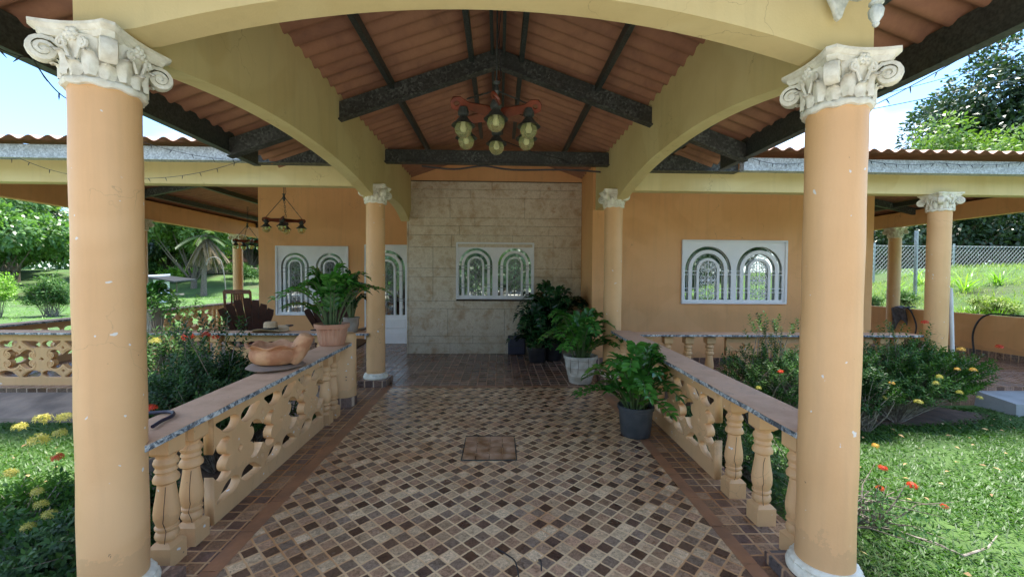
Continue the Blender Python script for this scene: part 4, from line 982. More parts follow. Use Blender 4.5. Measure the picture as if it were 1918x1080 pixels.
# white wall lamp bracket at the top right of the front arch
lx, ly = 1.625, 1.865
t = thing('wall_lamp', 'white ornate wall lamp bracket at the top right of the front beam', 'lamp', (lx, ly, 2.6))
bp = atY(1578, 0, 1.86)
sh = [(-.048, .10), (.048, .10), (.046, -.005), (.030, -.035), (.022, -.055), (.012, -.085), (0, -.095), (-.012, -.085), (-.022, -.055), (-.034, -.03), (-.05, .0)]
bx_, bz_ = bp.x, bp.z+.016
plate('backplate', [[(bx_+a*.95, bz_+b_) for a, b_ in sh]], .03, 'lamp_white', lambda a, b_, d: (a, 1.883+d, b_), t, .006)
cz_ = bz_-.02
arm = [(bx_, 1.87, cz_+.03), (bx_+.006, 1.82, cz_-.015), (bx_-.004, 1.76, cz_-.055), (bx_-.02, 1.70, cz_-.062), (bx_-.04, 1.65, cz_-.05), (bx_-.055, 1.61, cz_-.03)]
MB().tube(smooth_pts(arm, 6, False), .0095, 8).build('arm', 'lamp_white', t, True)
m = MB()
for c_, r_, a0, sg in (((1.80, cz_+.015), .022, PI, 1), ((1.72, cz_-.012), .020, 0, -1), ((1.67, cz_+.03), .024, PI/2, 1)):
    m.tube([(bx_-(1.86-p[0])*.25, p[0], p[1]) for p in spiral(c_, r_, 1.4, a0, 20, .15, sg)], .0055, 5)
m.build('scrollwork', 'lamp_white', t, True)
fe = atY(1640, 52, 1.60); ex, ey = fe.x, 1.60; dzl = fe.z+.125-cz_
cz_ += dzl
MB().lathe([(.001, cz_-.125), (.008, cz_-.12), (.012, cz_-.112), (.010, cz_-.106), (.022, cz_-.085), (.0255, cz_-.062), (.018, cz_-.046), (.014, cz_-.042), (.024, cz_-.037), (.024, cz_-.030), (.015, cz_-.022), (.016, cz_-.010), (.030, cz_+.015), (.034, cz_+.035), (.075, cz_+.05), (.078, cz_+.06), (.05, cz_+.065)], ex, ey, 24, 0, True, lambda r, z, a: (r*(1+(.05*math.cos(10*a) if z < cz_-.05 else 0)), z)).build('finial', 'lamp_white', t, True)
MB().lathe([(.05, cz_+.066), (.06, cz_+.10), (.07, cz_+.18), (.05, cz_+.24), (.01, cz_+.26)], ex, ey, 16).build('lantern', 'globe_glass', t, True)

# ================================================================== POTS AND PLANTS
def zz_plant(t, cx, cy, z0, n, hmax, spread, leafL, seed, mat='zz_leaf', droop=.5, rx=.05, bias=(0, 0), lo=.5):
    r = random.Random(seed); P = []; D = []; Nn = []; Ls = []; W = []; V = []; st = MB()
    for i in range(n):
        a = 2*PI*(i*.618+r.random()*.15); out = spread*(.12+.88*r.random()**1.2); h = hmax*(lo+(1-lo)*r.random())*(1-.35*(out/spread)**2)
        x0 = cx+rx*r.random()*math.cos(a); y0 = cy+rx*r.random()*math.sin(a)
        dx, dy = math.cos(a)*out+bias[0]*out, math.sin(a)*out+bias[1]*out
        pts = []; nn = 12
        for k in range(nn+1):
            u = k/nn; pts.append(Vector((x0+dx*(u**1.35), y0+dy*(u**1.35), z0-.02+h*(math.sin(u*PI*.5*(1+droop*(out/spread))) if True else u))))
        st.tube(pts, [.0085*(1-.7*k/nn)+.001 for k in range(nn+1)], 5)
        m_ = int((8+r.random()*4)); vv = r.random()**1.3*.7
        for k in range(m_):
            u = .30+.70*k/(m_-1); q = u*nn; i0 = min(nn-1, int(q)); p = pts[i0].lerp(pts[i0+1], q-i0); tg = (pts[i0+1]-pts[i0]).normalized()
            sd_ = tg.cross(Vector((0, 0, 1)))
            sd_ = sd_.normalized() if sd_.length > .05 else Vector((-math.sin(a), math.cos(a), 0))
            upv = sd_.cross(tg).normalized()
            sz = leafL*.92*(.72+.4*math.sin(PI*min(1, (u-.2)*1.1)))*(.85+.3*r.random())
            for s_ in (-1, 1):
                dd = sd_*s_+tg*(.55+.2*r.random())+upv*(.12+.22*r.random())
                P.append(p); D.append(dd); Nn.append(upv+Vector((r.random()-.5, r.random()-.5, r.random()-.5))*.45); Ls.append(sz); W.append(sz*.54); V.append(min(.99, vv+.25*r.random()+(.25 if u > .8 and r.random() < .3 else 0)))
        P.append(pts[-1]); D.append(tg); Nn.append(upv); Ls.append(leafL*.9); W.append(leafL*.34); V.append(vv)
    st.build('stem', 'twig' if mat != 'zz_leaf' else 'soil', t) if False else st.build('stem', 'zz_stem', t, True)
    leaves('foliage', np.array(P), np.array(D), np.array(Nn), np.array(Ls), np.array(W), mat, t, .22, np.array(V), True)
simple('zz_stem', (.10, .16, .05), (.07, .11, .035), 20, .5)
def pot(t, cx, cy, z0, prof, mat, soil_r, soil_z, fn=None, seg=36, name='pot'):
    MB().lathe([(r, z0+z) for r, z in prof], cx, cy, seg, 0, False, fn).build(name, mat, t, True, ang=45)
    MB().lathe([(.001, z0+soil_z+.01), (soil_r*.5, z0+soil_z+.014), (soil_r, z0+soil_z)], cx, cy, 18, 0, False).build('soil', 'soil', t)
# terracotta planter pot on the left railing
t = thing('potted_plant', 'glossy green plant in a ribbed terracotta pot at the end of the left railing', 'potted plant', (-1.795, 4.58, .725))
flute = lambda r, z, a: (r+.0035*max(-1, min(1, 3*math.cos(22*a)))*(.04 < z-.725 < .175), z)
pot(t, -1.795, 4.58, .728, [(.001, 0), (.122, 0), (.128, .01), (.134, .045), (.155, .17), (.158, .178), (.178, .182), (.180, .228), (.170, .230), (.160, .20), (.150, .19)], 'terracotta', .155, .195, flute, 132)
zz_plant(t, -1.795, 4.58, .92, 32, .68, .54, .105, 3, 'zz_leaf', .35, .08, (0, 0), .5)
# black nursery pot on the path
t = thing('potted_plant', 'leafy green plant in a black plastic pot against the right path railing', 'potted plant', (1.30, 3.93, zf(3.9)))
pot(t, 1.30, 3.93, zf(3.93)+.006, [(.001, 0), (.130, 0), (.136, .012), (.142, .09), (.146, .10), (.158, .245), (.168, .25), (.170, .285), (.160, .288), (.152, .25)], 'black_plastic', .153, .24)
zz_plant(t, 1.30, 3.93, .19, 34, .70, .50, .105, 8, 'zz_leaf', .42, .09, (0, 0), .4)
# white ribbed pot
t = thing('potted_plant', 'leafy plant in a stained white ribbed pot by the slim right column', 'potted plant', (1.14, 5.83, 0))
pot(t, 1.14, 5.83, .006, [(.001, 0), (.150, 0), (.158, .012), (.178, .10), (.185, .108), (.182, .118), (.205, .22), (.212, .228), (.208, .238), (.222, .33), (.236, .338), (.238, .375), (.224, .38), (.212, .34)], 'white_pot', .21, .33)
zz_plant(t, 1.14, 5.83, .30, 40, .80, .60, .115, 12, 'zz_leaf', .4, .12, (0, 0), .4)
m = MB()
for a in (-1.9, -1.3, -2.4): m.tube([(1.14+.235*math.cos(a), 5.83+.235*math.sin(a), .38), (1.14+.235*math.cos(a+.03), 5.83+.235*math.sin(a+.03), .28), (1.14+.215*math.cos(a-.02), 5.83+.215*math.sin(a-.02), .16)], .003, 4)
m.build('hanging_root', 'crack', t)
# dark corner plants
t = thing('potted_plant', 'tall dark plant in a black pot in the corner by the travertine wall', 'potted plant', (.95, 7.45, 0), 'dark corner plants')
pot(t, .95, 7.45, .004, [(.001, 0), (.15, 0), (.155, .01), (.185, .27), (.20, .275), (.20, .31), (.185, .30)], 'black', .18, .27)
zz_plant(t, .95, 7.45, .27, 48, 1.12, .66, .14, 21, 'zz_dark', .35, .13, (0, 0), .45)
t = thing('potted_plant', 'lower dark plant spilling forward beside the black case, left of the white pot', 'potted plant', (.62, 7.25, 0), 'dark corner plants')
pot(t, .66, 7.25, .004, [(.001, 0), (.13, 0), (.135, .01), (.16, .22), (.175, .225), (.175, .26), (.16, .25)], 'black', .155, .22)
zz_plant(t, .66, 7.25, .2, 44, .80, .54, .13, 22, 'zz_dark', .6, .11, (0, 0), .3)
# white pot on the veranda railing
t = thing('potted_plant', 'plant in a small white pot on the veranda railing behind the terracotta pot', 'potted plant', (-1.99, 5.73, .713))
pot(t, -1.99, 5.73, .714, [(.001, 0), (.072, 0), (.080, .01), (.098, .11), (.10, .17), (.108, .178), (.108, .20), (.097, .198)], 'grey_pot', .09, .18)
zz_plant(t, -1.99, 5.73, .88, 16, .66, .24, .085, 31, 'zz_dark', .3, .04, (0, 0), .5)
# big square planter on the left veranda railing
t = thing('potted_plant', 'bushy plant in a weathered grey box planter beside the near left column', 'potted plant', (-4.72, 5.75, .713))
m = MB(); m.hexa([(-4.88, 5.65, .714), (-4.56, 5.65, .714), (-4.56, 5.85, .714), (-4.88, 5.85, .714), (-4.91, 5.63, .99), (-4.53, 5.63, .99), (-4.53, 5.87, .99), (-4.91, 5.87, .99)]); m.box(-4.925, -4.515, 5.615, 5.885, .9905, 1.02)
m.build('planter_box', 'grey_pot', t, bevel=.006)
zz_plant(t, -4.70, 5.75, .98, 30, .42, .38, .085, 33, 'zz_leaf', 1.1, .14, (.2, 0), .4)

# terracotta bird-shaped bowl on a stone saucer
t = thing('bowl_planter', 'terracotta bird-shaped bowl with a wavy rim and raised tail on the left railing', 'planter', (-1.83, 3.52, .712), None)
bz = .714; bx0, by0 = -1.845, 3.52
m = MB(); seg_ = 96
def wav(a): return .5+.5*math.cos(7*a+.6)
prof = [(.001, 0), (.12, 0), (.158, .012), (.188, .045), (.196, .075), (.190, .105), (.178, .128)]
vs = []
for r, z in prof:
    for k in range(seg_):
        a = 2*PI*k/seg_; vs.append((bx0+r*math.cos(a), by0+r*.86*math.sin(a), bz+.03+z))
rim = [(.182, .135, 0), (.200, .148, .4), (.212, .150, 1.), (.213, .158, 1.), (.200, .160, .8), (.180, .150, .5), (.165, .12, 0), (.15, .08, 0), (.05, .06, 0), (.001, .06, 0)]
for r, z, wv in rim:
    for k in range(seg_):
        a = 2*PI*k/seg_; q = wav(a); vs.append((bx0+(r+.012*wv*q)*math.cos(a), by0+(r+.012*wv*q)*.86*math.sin(a), bz+.03+z+.028*wv*q-.012*wv))
nr = len(prof)+len(rim)
m.add(vs, [(i*seg_+k, i*seg_+(k+1) % seg_, (i+1)*seg_+(k+1) % seg_, (i+1)*seg_+k) for i in range(nr-1) for k in range(seg_)]).build('bowl', 'terracotta_bowl', t, True, ang=70)
tl = [(bx0+.135, by0, bz+.06), (bx0+.17, by0+.0, bz+.10), (bx0+.195, by0+.01, bz+.15), (bx0+.225, by0+.015, bz+.205), (bx0+.25, by0+.02, bz+.245), (bx0+.258, by0+.02, bz+.262)]
MB().tube(smooth_pts(tl, 4, False), [.062+.014*math.sin(i/20*PI)-.0008*i for i in range(21)], 14).build('tail', 'terracotta_bowl', t, True, ang=70)
MB().lathe([(.001, bz-.002), (.185, bz-.002), (.215, bz+.008), (.218, bz+.014), (.19, bz+.022), (.001, bz+.031)], bx0, by0, 26, 0, True, lambda r, z, a: (r*(1+.05*math.sin(3*a)+.03*math.sin(7*a)), z)).build('saucer', 'kerb_stone', t, True)

# straw hat
hx, hy, hz = -3.06, 5.735, .713
t = thing('hat', 'straw hat with a dark ribbon lying on the left veranda railing', 'hat', (hx, hy, hz))
brim = lambda r, z, a: (r, z+(.028*max(0, (r-.10)/.11)*(-math.cos(2*a+.3))+.012*(r > .19)*math.cos(a)))
MB().lathe([(.075, hz+.03), (.10, hz+.020), (.15, hz+.012), (.20, hz+.022), (.222, hz+.028), (.222, hz+.033), (.20, hz+.028), (.15, hz+.018), (.10, hz+.026), (.088, hz+.034), (.084, hz+.10), (.078, hz+.125), (.06, hz+.135), (.03, hz+.125), (.001, hz+.120)], hx, hy, 40, 0, False, brim).build('crown_and_brim', 'straw', t, True, ang=60)
m = MB(); m.lathe([(.0885, hz+.030), (.0915, hz+.034), (.090, hz+.058), (.0865, hz+.060)], hx, hy, 36)
m.tube([(hx-.02, hy-.092, hz+.045), (hx-.05, hy-.11, hz+.05), (hx-.055, hy-.12, hz+.03), (hx-.02, hy-.094, hz+.042), (hx+.02, hy-.11, hz+.05), (hx+.01, hy-.12, hz+.026)], [.008, .012, .008, .007, .012, .007], 6)
m.build('ribbon', 'black', t, True)

# open looped plastic frame at the near end of the left railing
t = thing('looped_frame', 'looped dark navy plastic frame lying at the near end of the left railing', 'looped_frame', (-1.8, 2.15, .69))
def onz(px, py, z=.69):
    d = ray(px, py); return Vector((0, 0, CAMH))+d*((z-CAMH)/d.z)
q = [onz(286, 802), onz(303, 791), onz(320, 783), onz(325, 777), onz(318, 774), onz(295, 775), onz(262, 778), onz(240, 782)]
pts = [Vector((p.x, p.y, .700)) for p in q]
m = MB(); pp = [Vector(x) for x in smooth_pts([tuple(p) for p in pts], 4, False)]
m.tube(pp, .0095, 8); m.build('rim', 'navy', t, True)
m = MB(); m.tube([tuple(p+Vector((-.012, .006, -.002))) for p in pp[4:-8]], .004, 6); m.build('inner_rim', 'iron_grey', t, True)
# black case at the wall
t = thing('case', 'black hard case standing against the foot of the travertine wall', 'case', (.32, 7.93, 0))
MB().box(.17, .50, 7.86, 7.985, .006, .365).build('case_body', 'navy', t, bevel=.02)
MB().tube([(.29, 7.92, .36), (.29, 7.92, .385), (.38, 7.92, .385), (.38, 7.92, .36)], .007, 6).build('handle', 'black', t, True)
MB().box(.18, .49, 7.855, 7.8595, .17, .18).build('seam', 'black', t)

# ================================================================== CHAIRS
def xf(fn, pts): return [tuple(fn(*p)) for p in pts]
class LB(MB):
    """local builder with a yaw"""
    def __init__(s, ox, oy, rz): super().__init__(); s.o = (ox, oy); s.c, s.s_ = math.cos(rz), math.sin(rz)
    def build(s, *a, **k):
        s.v = [(s.o[0]+x*s.c-y*s.s_, s.o[1]+x*s.s_+y*s.c, z) for x, y, z in s.v]; return super().build(*a, **k)
def bar(m, p0, p1, w_, h): 
    p0, p1 = Vector(p0), Vector(p1); d = (p1-p0).normalized(); s_ = d.cross(Vector((0, 0, 1)))
    s_ = s_.normalized() if s_.length > .01 else Vector((1, 0, 0)); u = s_.cross(d)
    m.hexa([tuple(p+s_*a*w_/2+u*b_*h/2) for p in (p0, p1) for a, b_ in ((-1, -1), (1, -1), (1, 1), (-1, 1))]); return m
def rocking_chair(ox, oy, rz, label):
    t = thing('rocking_chair', label, 'chair', (ox, oy, 0)); W = .27
    for s_ in (-1, 1):
        bar(LB(ox, oy, rz), (s_*W, .25, .02), (s_*W, .36, 1.12), .045, .03).build('post', 'chair_wood', t, bevel=.004)
        bar(LB(ox, oy, rz), (s_*W, -.25, .05), (s_*W, -.25, .62), .045, .04).build('leg', 'chair_wood', t, bevel=.004)
        bar(LB(ox, oy, rz), (s_*W, -.30, .63), (s_*W, .29, .62), .07, .025).build('armrest', 'chair_wood', t, bevel=.004)
        m = LB(ox, oy, rz); m.tube([(s_*W, -.45+.9*i/10, .02+.10*((i-5)/5)**2+.0) for i in range(11)], .018, 6); m.build('rocker', 'chair_wood', t)
    bar(LB(ox, oy, rz), (-W, .36, 1.10), (W, .36, 1.10), .03, .09).build('top_rail', 'chair_wood', t, bevel=.004)
    bar(LB(ox, oy, rz), (-W, .28, .50), (W, .28, .50), .03, .06).build('lower_rail', 'chair_wood', t)
    for i in range(6):
        x0, x1 = -.15+.06*i, (-.15+.06*i)*.75; bar(LB(ox, oy, rz), (x0, .285, .5), (x1*1.0, .355, 1.07), .035, .015).build('slat', 'chair_wood', t)
    m = LB(ox, oy, rz); m.box(-W, W, -.27, .27, .40, .435); m.build('seat', 'chair_wood', t, bevel=.006)
rocking_chair(-5.75, 9.75, PI*1.02, 'reddish wooden rocking chair with a slatted back on the left veranda')
def fan_chair(ox, oy, rz, label, g='dark fan-backed chairs'):
    t = thing('fan_chair', label, 'chair', (ox, oy, 0), g)
    for i in range(7):
        a = (i-3)*.13; m = LB(ox, oy, rz); L_ = .75-.03*abs(i-3)**1.3
        x0, z0_ = (i-3)*.050, .36
        m2 = [];
        for u in range(9):
            q = u/8; wd = (.026+.034*q)*(1 if q < .92 else .75)
            cxx, czz = x0+math.sin(a)*L_*q, z0_+math.cos(a)*L_*q; yy = .22+.16*q+.04*abs(i-3)*.2
            m2 += [(cxx-wd*math.cos(a), yy-.01, czz+wd*math.sin(a)), (cxx+wd*math.cos(a), yy-.01, czz-wd*math.sin(a)), (cxx+wd*math.cos(a), yy+.012, czz-wd*math.sin(a)), (cxx-wd*math.cos(a), yy+.012, czz+wd*math.sin(a))]
        m.add(m2, [(k*4+j, k*4+(j+1) % 4, (k+1)*4+(j+1) % 4, (k+1)*4+j) for k in range(8) for j in range(4)]+[(3, 2, 1, 0), (32, 33, 34, 35)])
        m.build('back_slat', 'dark_wood', t)
    for s_ in (-1, 1):
        m = LB(ox, oy, rz); m.box(s_*.33-.06, s_*.33+.06, -.32, .32, .585, .612); m.build('armrest', 'dark_wood', t, bevel=.008)
        m = LB(ox, oy, rz); m.box(s_*.30-.02, s_*.30+.02, -.30, -.20, .005, .585); m.build('leg', 'dark_wood', t)
        m = LB(ox, oy, rz); m.box(s_*.30-.02, s_*.30+.02, .20, .29, .005, .585); m.build('leg', 'dark_wood', t)
    m = LB(ox, oy, rz)
    m.hexa([(-.28, -.34, .36), (.28, -.34, .36), (.28, .26, .25), (-.28, .26, .25), (-.28, -.34, .385), (.28, -.34, .385), (.28, .26, .275), (-.28, .26, .275)]); m.build('seat', 'dark_wood', t, bevel=.005)
    m = LB(ox, oy, rz); m.box(-.27, .27, .27, .29, .50, .57); m.build('back_rail', 'dark_wood', t)
    return t
fan_chair(-3.98, 7.15, PI, 'dark fan-backed wooden chair on the left veranda, behind the straw hat')
fan_chair(-2.55, 7.0, PI*.93, 'dark wooden armchair mostly hidden behind the terracotta potted plant')

# ================================================================== GARDEN PLANTS
def twig_leaves(P, D, Nn, Ls, V, tip, dr, r, npair, leafL, vv, span=.16):
    side = dr.cross(Vector((r.random()-.5, r.random()-.5, r.random()-.5))).normalized()
    for k in range(npair):
        u = k/npair; p = tip-dr*span*(1-u)
        side = (Matrix.Rotation(1.57+.3*r.random(), 3, dr) @ side)
        for s_ in (-1, 1):
            P.append(p); D.append(side*s_+dr*(.5+.4*r.random())); Nn.append(dr+side*s_*-.3+Vector((0, 0, .5))); Ls.append(leafL*(.7+.5*r.random())); V.append(min(1, max(0, vv+.3*(r.random()-.5))))
def bush(name, label, cat, cx, cy, zb, rx, ry, h, ntwig, mat, seed, leafL=.05, group=None, flowers=(), shell=.55, stemmat='twig', npair=7, width=.42, stems=3, lean=(0, 0), spikes=0):
    t = thing(name, label, cat, (cx, cy, zb), group); r = random.Random(seed); P = []; D = []; Nn = []; Ls = []; V = []; st = MB()
    roots = [(cx+rx*.35*r.uniform(-1, 1), cy+ry*.35*r.uniform(-1, 1)) for _ in range(7)]
    for i in range(ntwig):
        a = 2*PI*r.random(); el = math.asin(r.uniform(-.25, 1)); k = (shell+(1-shell)*r.random()**.6)
        k *= .8+.35*noise.noise(Vector((math.cos(a)*1.7+seed, math.sin(a)*1.7, el*2)))+.1
        if i < spikes: k *= 1.0; el = 1.1+.4*r.random(); k = 1.15+.3*r.random()
        tip = Vector((cx+rx*k*math.cos(a)*math.cos(el)+lean[0]*h, cy+ry*k*math.sin(a)*math.cos(el)+lean[1]*h, zb+h*.45+h*.55*k*math.sin(el)))
        if tip.z < zb+.03: tip.z = zb+.03+.1*r.random()
        q = roots[i % 7]; root = Vector((q[0], q[1], zb-.02)); mid = root.lerp(tip, .55)+Vector((r.uniform(-.1, .1), r.uniform(-.1, .1), .08))*h
        dr = (tip-mid).normalized()
        if stems is None or i % stems == 0: st.tube([root, root.lerp(mid, .6)+Vector((r.uniform(-.03, .03), r.uniform(-.03, .03), 0)), mid, mid.lerp(tip, .6), tip], [.008, .006, .0045, .003, .0015], 4)
        vv = r.random()**1.5*.75+(.2 if r.random() < .08 else 0)
        twig_leaves(P, D, Nn, Ls, V, tip, dr, r, npair, leafL, vv, leafL*3.2)
    if st.v: st.build('stem', stemmat, t)
    Ls = np.array(Ls); leaves('foliage', np.array(P), np.array(D), np.array(Nn), Ls, Ls*width, mat, t, .18, np.array(V))
    for (fx, fy, fz, fm, fr_) in flowers: flower(t, (fx, fy, fz), fm, fr_, r)
    return t
def flower(t, c, mat, R, r):
    n = 46; P = []; D = []; Nn = []
    for i in range(n):
        a = 2*PI*r.random(); el = math.asin(r.uniform(-.1, 1)); o = Vector((math.cos(a)*math.cos(el), math.sin(a)*math.cos(el), math.sin(el)*.8))
        b_ = Vector(c)+o*R*(.55+.45*r.random()); sd_ = o.orthogonal().normalized()
        for q in range(4):
            d = Matrix.Rotation(q*PI/2+a, 3, o) @ sd_; P.append(b_); D.append(d+o*.25); Nn.append(o)
    P = np.array(P); leaves('flower_cluster', P, np.array(D), np.array(Nn), R*(.5 if mat == 'yellow_petal' else .4), R*(.10 if mat == 'yellow_petal' else .16), mat, t, .05)
def fpx(px, py, Y): v = atY(px, py, Y); return (v.x, v.y, v.z)
def F(px, py, Y, mat, R=.045): return (*fpx(px, py, Y), mat, R)
Yw, Rd, Og = 'yellow_petal', 'red_petal', 'orange_petal'
BG = 'ixora bushes around the path'
bush('bush', 'dark ixora bush behind the left path railing, red blooms at its top', 'bush', -2.62, 3.95, -.25, .66, 1.0, 1.12, 1500, 'ixora_leaf', 5, .05, BG,
     [F(352, 632, 4.3, Rd, .06), F(385, 628, 4.2, Rd, .045), F(405, 632, 4.2, Rd, .035), F(283, 765, 2.9, Rd, .035), F(290, 640, 4.2, Yw, .05)], .45, spikes=26, lean=(0, 0))
bush('bush', 'taller thin ixora bush just right of the big left column, before the box planter', 'bush', -3.55, 4.55, -.25, .62, .55, 1.28, 420, 'ixora_light', 6, .05, BG, [], .5, spikes=22)
bush('bush', 'low left bush full of yellow spidery blooms at the edge of the photo', 'bush', -3.1, 2.75, -.25, .75, .62, .34, 380, 'ixora_light', 9, .05, BG,
     [F(80, 786, 3.2, Yw, .055), F(120, 783, 3.2, Yw, .05), F(38, 800, 3.2, Yw, .045), F(72, 826, 2.95, Yw, .06), F(112, 812, 2.9, Yw, .04), F(108, 857, 2.75, Rd, .034), F(18, 888, 2.9, Yw, .045), F(70, 922, 2.6, Yw, .034), F(76, 946, 2.55, Yw, .036), F(92, 964, 2.5, Yw, .036), F(52, 988, 2.5, Yw, .036), F(25, 1068, 2.35, Yw, .03), F(120, 1060, 2.3, Yw, .03)], .4)
bush('bush', 'low dark bush hiding at the foot of the left path railing', 'bush', -2.35, 2.55, -.27, .42, .75, .42, 500, 'ixora_leaf', 14, .045, BG, [], .4)
bush('bush', 'sparse straggly ixora in front of the scroll panel on the right', 'bush', 3.15, 4.75, -.25, .72, .45, 1.08, 700, 'ixora_light', 17, .042, BG,
     [F(1462, 696, 4.3, Rd, .03), F(1421, 727, 4.4, Yw, .03)], .5, spikes=26)
bush('bush', 'dense ixora bush right of the near right column with yellow and red blooms', 'bush', 4.95, 5.0, -.25, 1.12, .50, 1.02, 2000, 'ixora_light', 19, .046, BG,
     [F(1732, 604, 5.0, Rd, .04), F(1872, 650, 4.9, Rd, .04), F(1800, 655, 4.7, Og, .04), F(1823, 693, 4.6, Og, .035), F(1793, 692, 4.6, Og, .03), F(1655, 746, 4.45, Yw, .035), F(1720, 753, 4.4, Yw, .04), F(1753, 718, 4.5, Yw, .033), F(1760, 706, 4.5, Yw, .035), F(1797, 735, 4.5, Yw, .033), F(1835, 745, 4.6, Yw, .03), F(1670, 718, 4.5, Og, .03)], .42, spikes=14)
bush('bush', 'small thin bush left of the dense right bush, behind the near right column', 'bush', 4.0, 4.7, -.25, .55, .42, .95, 800, 'ixora_leaf', 23, .045, BG, [], .45)
bush('bush', 'nearly bare twiggy bush with red blooms on the right lawn', 'bush', 2.45, 2.95, -.25, .62, .85, .46, 260, 'ixora_light', 29, .032, BG,
     [F(1653, 877, 2.9, Rd, .03), F(1708, 910, 2.8, Rd, .034), F(1648, 915, 2.8, Rd, .026), F(1768, 948, 2.8, Rd, .024), F(1640, 835, 3.0, Og, .025)], .35, npair=4, stems=4)
bush('bush', 'leafy growth tucked behind the near right balusters', 'bush', 2.15, 3.7, -.25, .32, .9, .42, 230, 'ixora_leaf', 37, .042, BG, [], .4)
# twiggy dead branches on the lawn
t = thing('dead_branch', 'pale dead branch lying on the grass at the lower right', 'branch', (2.6, 2.6, -.2))
r = random.Random(3); m = MB()
a_, b_ = onz(1700, 1000, -.19), onz(1805, 1040, -.2)
m.tube([tuple(a_), tuple(a_.lerp(b_, .5)+Vector((0, 0, .015))), tuple(b_), tuple(onz(1850, 1025, -.18)), tuple(onz(1868, 1002, -.16))], [.004, .006, .008, .006, .003], 6)
m.build('branch_wood', 'twig', t)

# ---- grass: blades where the lawn is near, longer tufts beyond the low wall
def grass_patch(name, n, rect, zfun, L0, W0, mat, upr=.7, keep=None, label=None):
    x = RNG.uniform(rect[0], rect[1], n); y = RNG.uniform(rect[2], rect[3], n)
    cl = np.array([noise.noise(Vector((a*1.1, b_*1.1, 3.))) for a, b_ in zip(x, y)])
    k = RNG.random(n) < np.clip(.62+1.1*cl, .12, 1)
    if keep is not None: k &= keep(x, y)
    x, y, cl = x[k], y[k], cl[k]; n = len(x); z = np.array([zfun(a, b_) for a, b_ in zip(x, y)])
    a = RNG.uniform(0, 2*PI, n); D = np.stack([np.cos(a), np.sin(a), upr*RNG.uniform(.4, 1.8, n)], 1); Nn = np.stack([np.cos(a)*-.6, np.sin(a)*-.6, np.ones(n)], 1)
    Ls = L0*RNG.uniform(.55, 1.35, n); v = np.clip(RNG.random(n)**1.4*.8+.35*cl, 0, 1)
    o = leaves(name, np.stack([x, y, z-.004], 1), D, Nn, Ls, W0*RNG.uniform(.7, 1.3, n), mat, None, .3, v)
    o['kind'] = 'stuff'; return tag(o, label or 'short broad-bladed lawn grass', 'grass')
bed = lambda x, y: ~((((x-4.5)/1.6)**2+((y-5.2)/.42)**2 < 1) | (((x+2.55)/.5)**2+((y-3.7)/1.5)**2 < 1))
grass_patch('grass', 105000, (1.82, 7.2, 1.9, 5.4), gz, .058, .0095, 'grass', .55, bed, 'lawn grass covering the right foreground')
grass_patch('grass', 45000, (-7.2, -2.0, 1.9, 4.95), gz, .058, .0095, 'grass', .6, bed, 'lawn grass covering the left foreground')
grass_patch('grass', 26000, (9.6, 19.5, 4.5, 13.8), gz, .17, .013, 'grass_dry', 1.6, None, 'long pale sunlit grass beyond the low wall')
grass_patch('grass', 22000, (-34, -8, 3, 34), gz, .12, .03, 'grass_far_sunlit', .8, None, 'bright lawn beyond the left veranda')
def tuft(label, x, y, z, n, L_, W_, mat, seed, arch=.5, name='grass_clump'):
    t = thing(name, label, 'plant', (x, y, z), 'strappy grass clumps'); r = random.Random(seed); V = []; Fc = []; vv = []
    for i in range(n):
        a = 2*PI*r.random(); el = r.uniform(.7, 1.45); Lx = L_*r.uniform(.6, 1.1); base = Vector((x+.08*r.uniform(-1, 1), y+.08*r.uniform(-1, 1), z)); o = len(V); q = r.random(); sd_ = Vector((-math.sin(a), math.cos(a), 0))
        for k in range(6):
            u = k/5; hr_ = Lx*u*math.cos(el)+Lx*arch*u*u*.6; hz_ = Lx*u*math.sin(el)-Lx*arch*u**3*.7; w2 = W_*(1-u**2)*.5+.0005
            p = base+Vector((math.cos(a)*hr_, math.sin(a)*hr_, hz_)); V += [tuple(p-sd_*w2), tuple(p+sd_*w2)]; vv += [q, q]
        Fc += [(o+2*k, o+2*k+1, o+2*k+3, o+2*k+2) for k in range(5)]
    npmesh('foliage', V, Fc, [mat], vv, None, t); return t
for i, (px, py, Y, L_) in enumerate([(1830, 590, 8.4, .62), (1868, 592, 8.0, .5), (1800, 585, 8.9, .45)]):
    v = atY(px, py, Y); tuft(['big lime strappy clump leaning over the low wall', 'lime clump at the right of the biggest one', 'lime clump beside the white downpipe'][i], max(9.62, v.x), Y, gz(9.7, 8)-.02, 46, L_, .022, 'lime', 40+i)
for i, (px, Y, L_) in enumerate([(1838, 10.5, 1.05), (1795, 11.5, .8), (1700, 11.8, .7), (1905, 10.5, .7), (1745, 12.3, .8)]):
    X = (px-935)/790*Y; tuft(['tall weedy stalk clump in the middle of the field beyond the wall', 'weedy clump right of the second far column', 'weedy clump by the fence post', 'weedy clump at the far right edge', 'weedy clump half hidden behind the right column'][i], X, Y, gz(X, Y), 26, L_, .03, 'lime', 60+i, .55)
for i, (px, Y) in enumerate([(1648, 10.9), (1712, 10.6), (1884, 8.6), (1910, 8.2)]):
    X = max(9.7, (px-935)/790*Y)
    bush('weed_bush', ['low bushy weeds beyond the wall at the house corner', 'low bushy weeds at the foot of the fence post', 'yellowish weeds over the wall near the right edge', 'yellowish weeds over the wall at the very right edge'][i], 'bush', X, Y, gz(X, Y), .42, .4, .42, 110, 'grass_dry' if i > 1 else 'ixora_light', 80+i, .06, 'low weeds beyond the wall', [], .4)

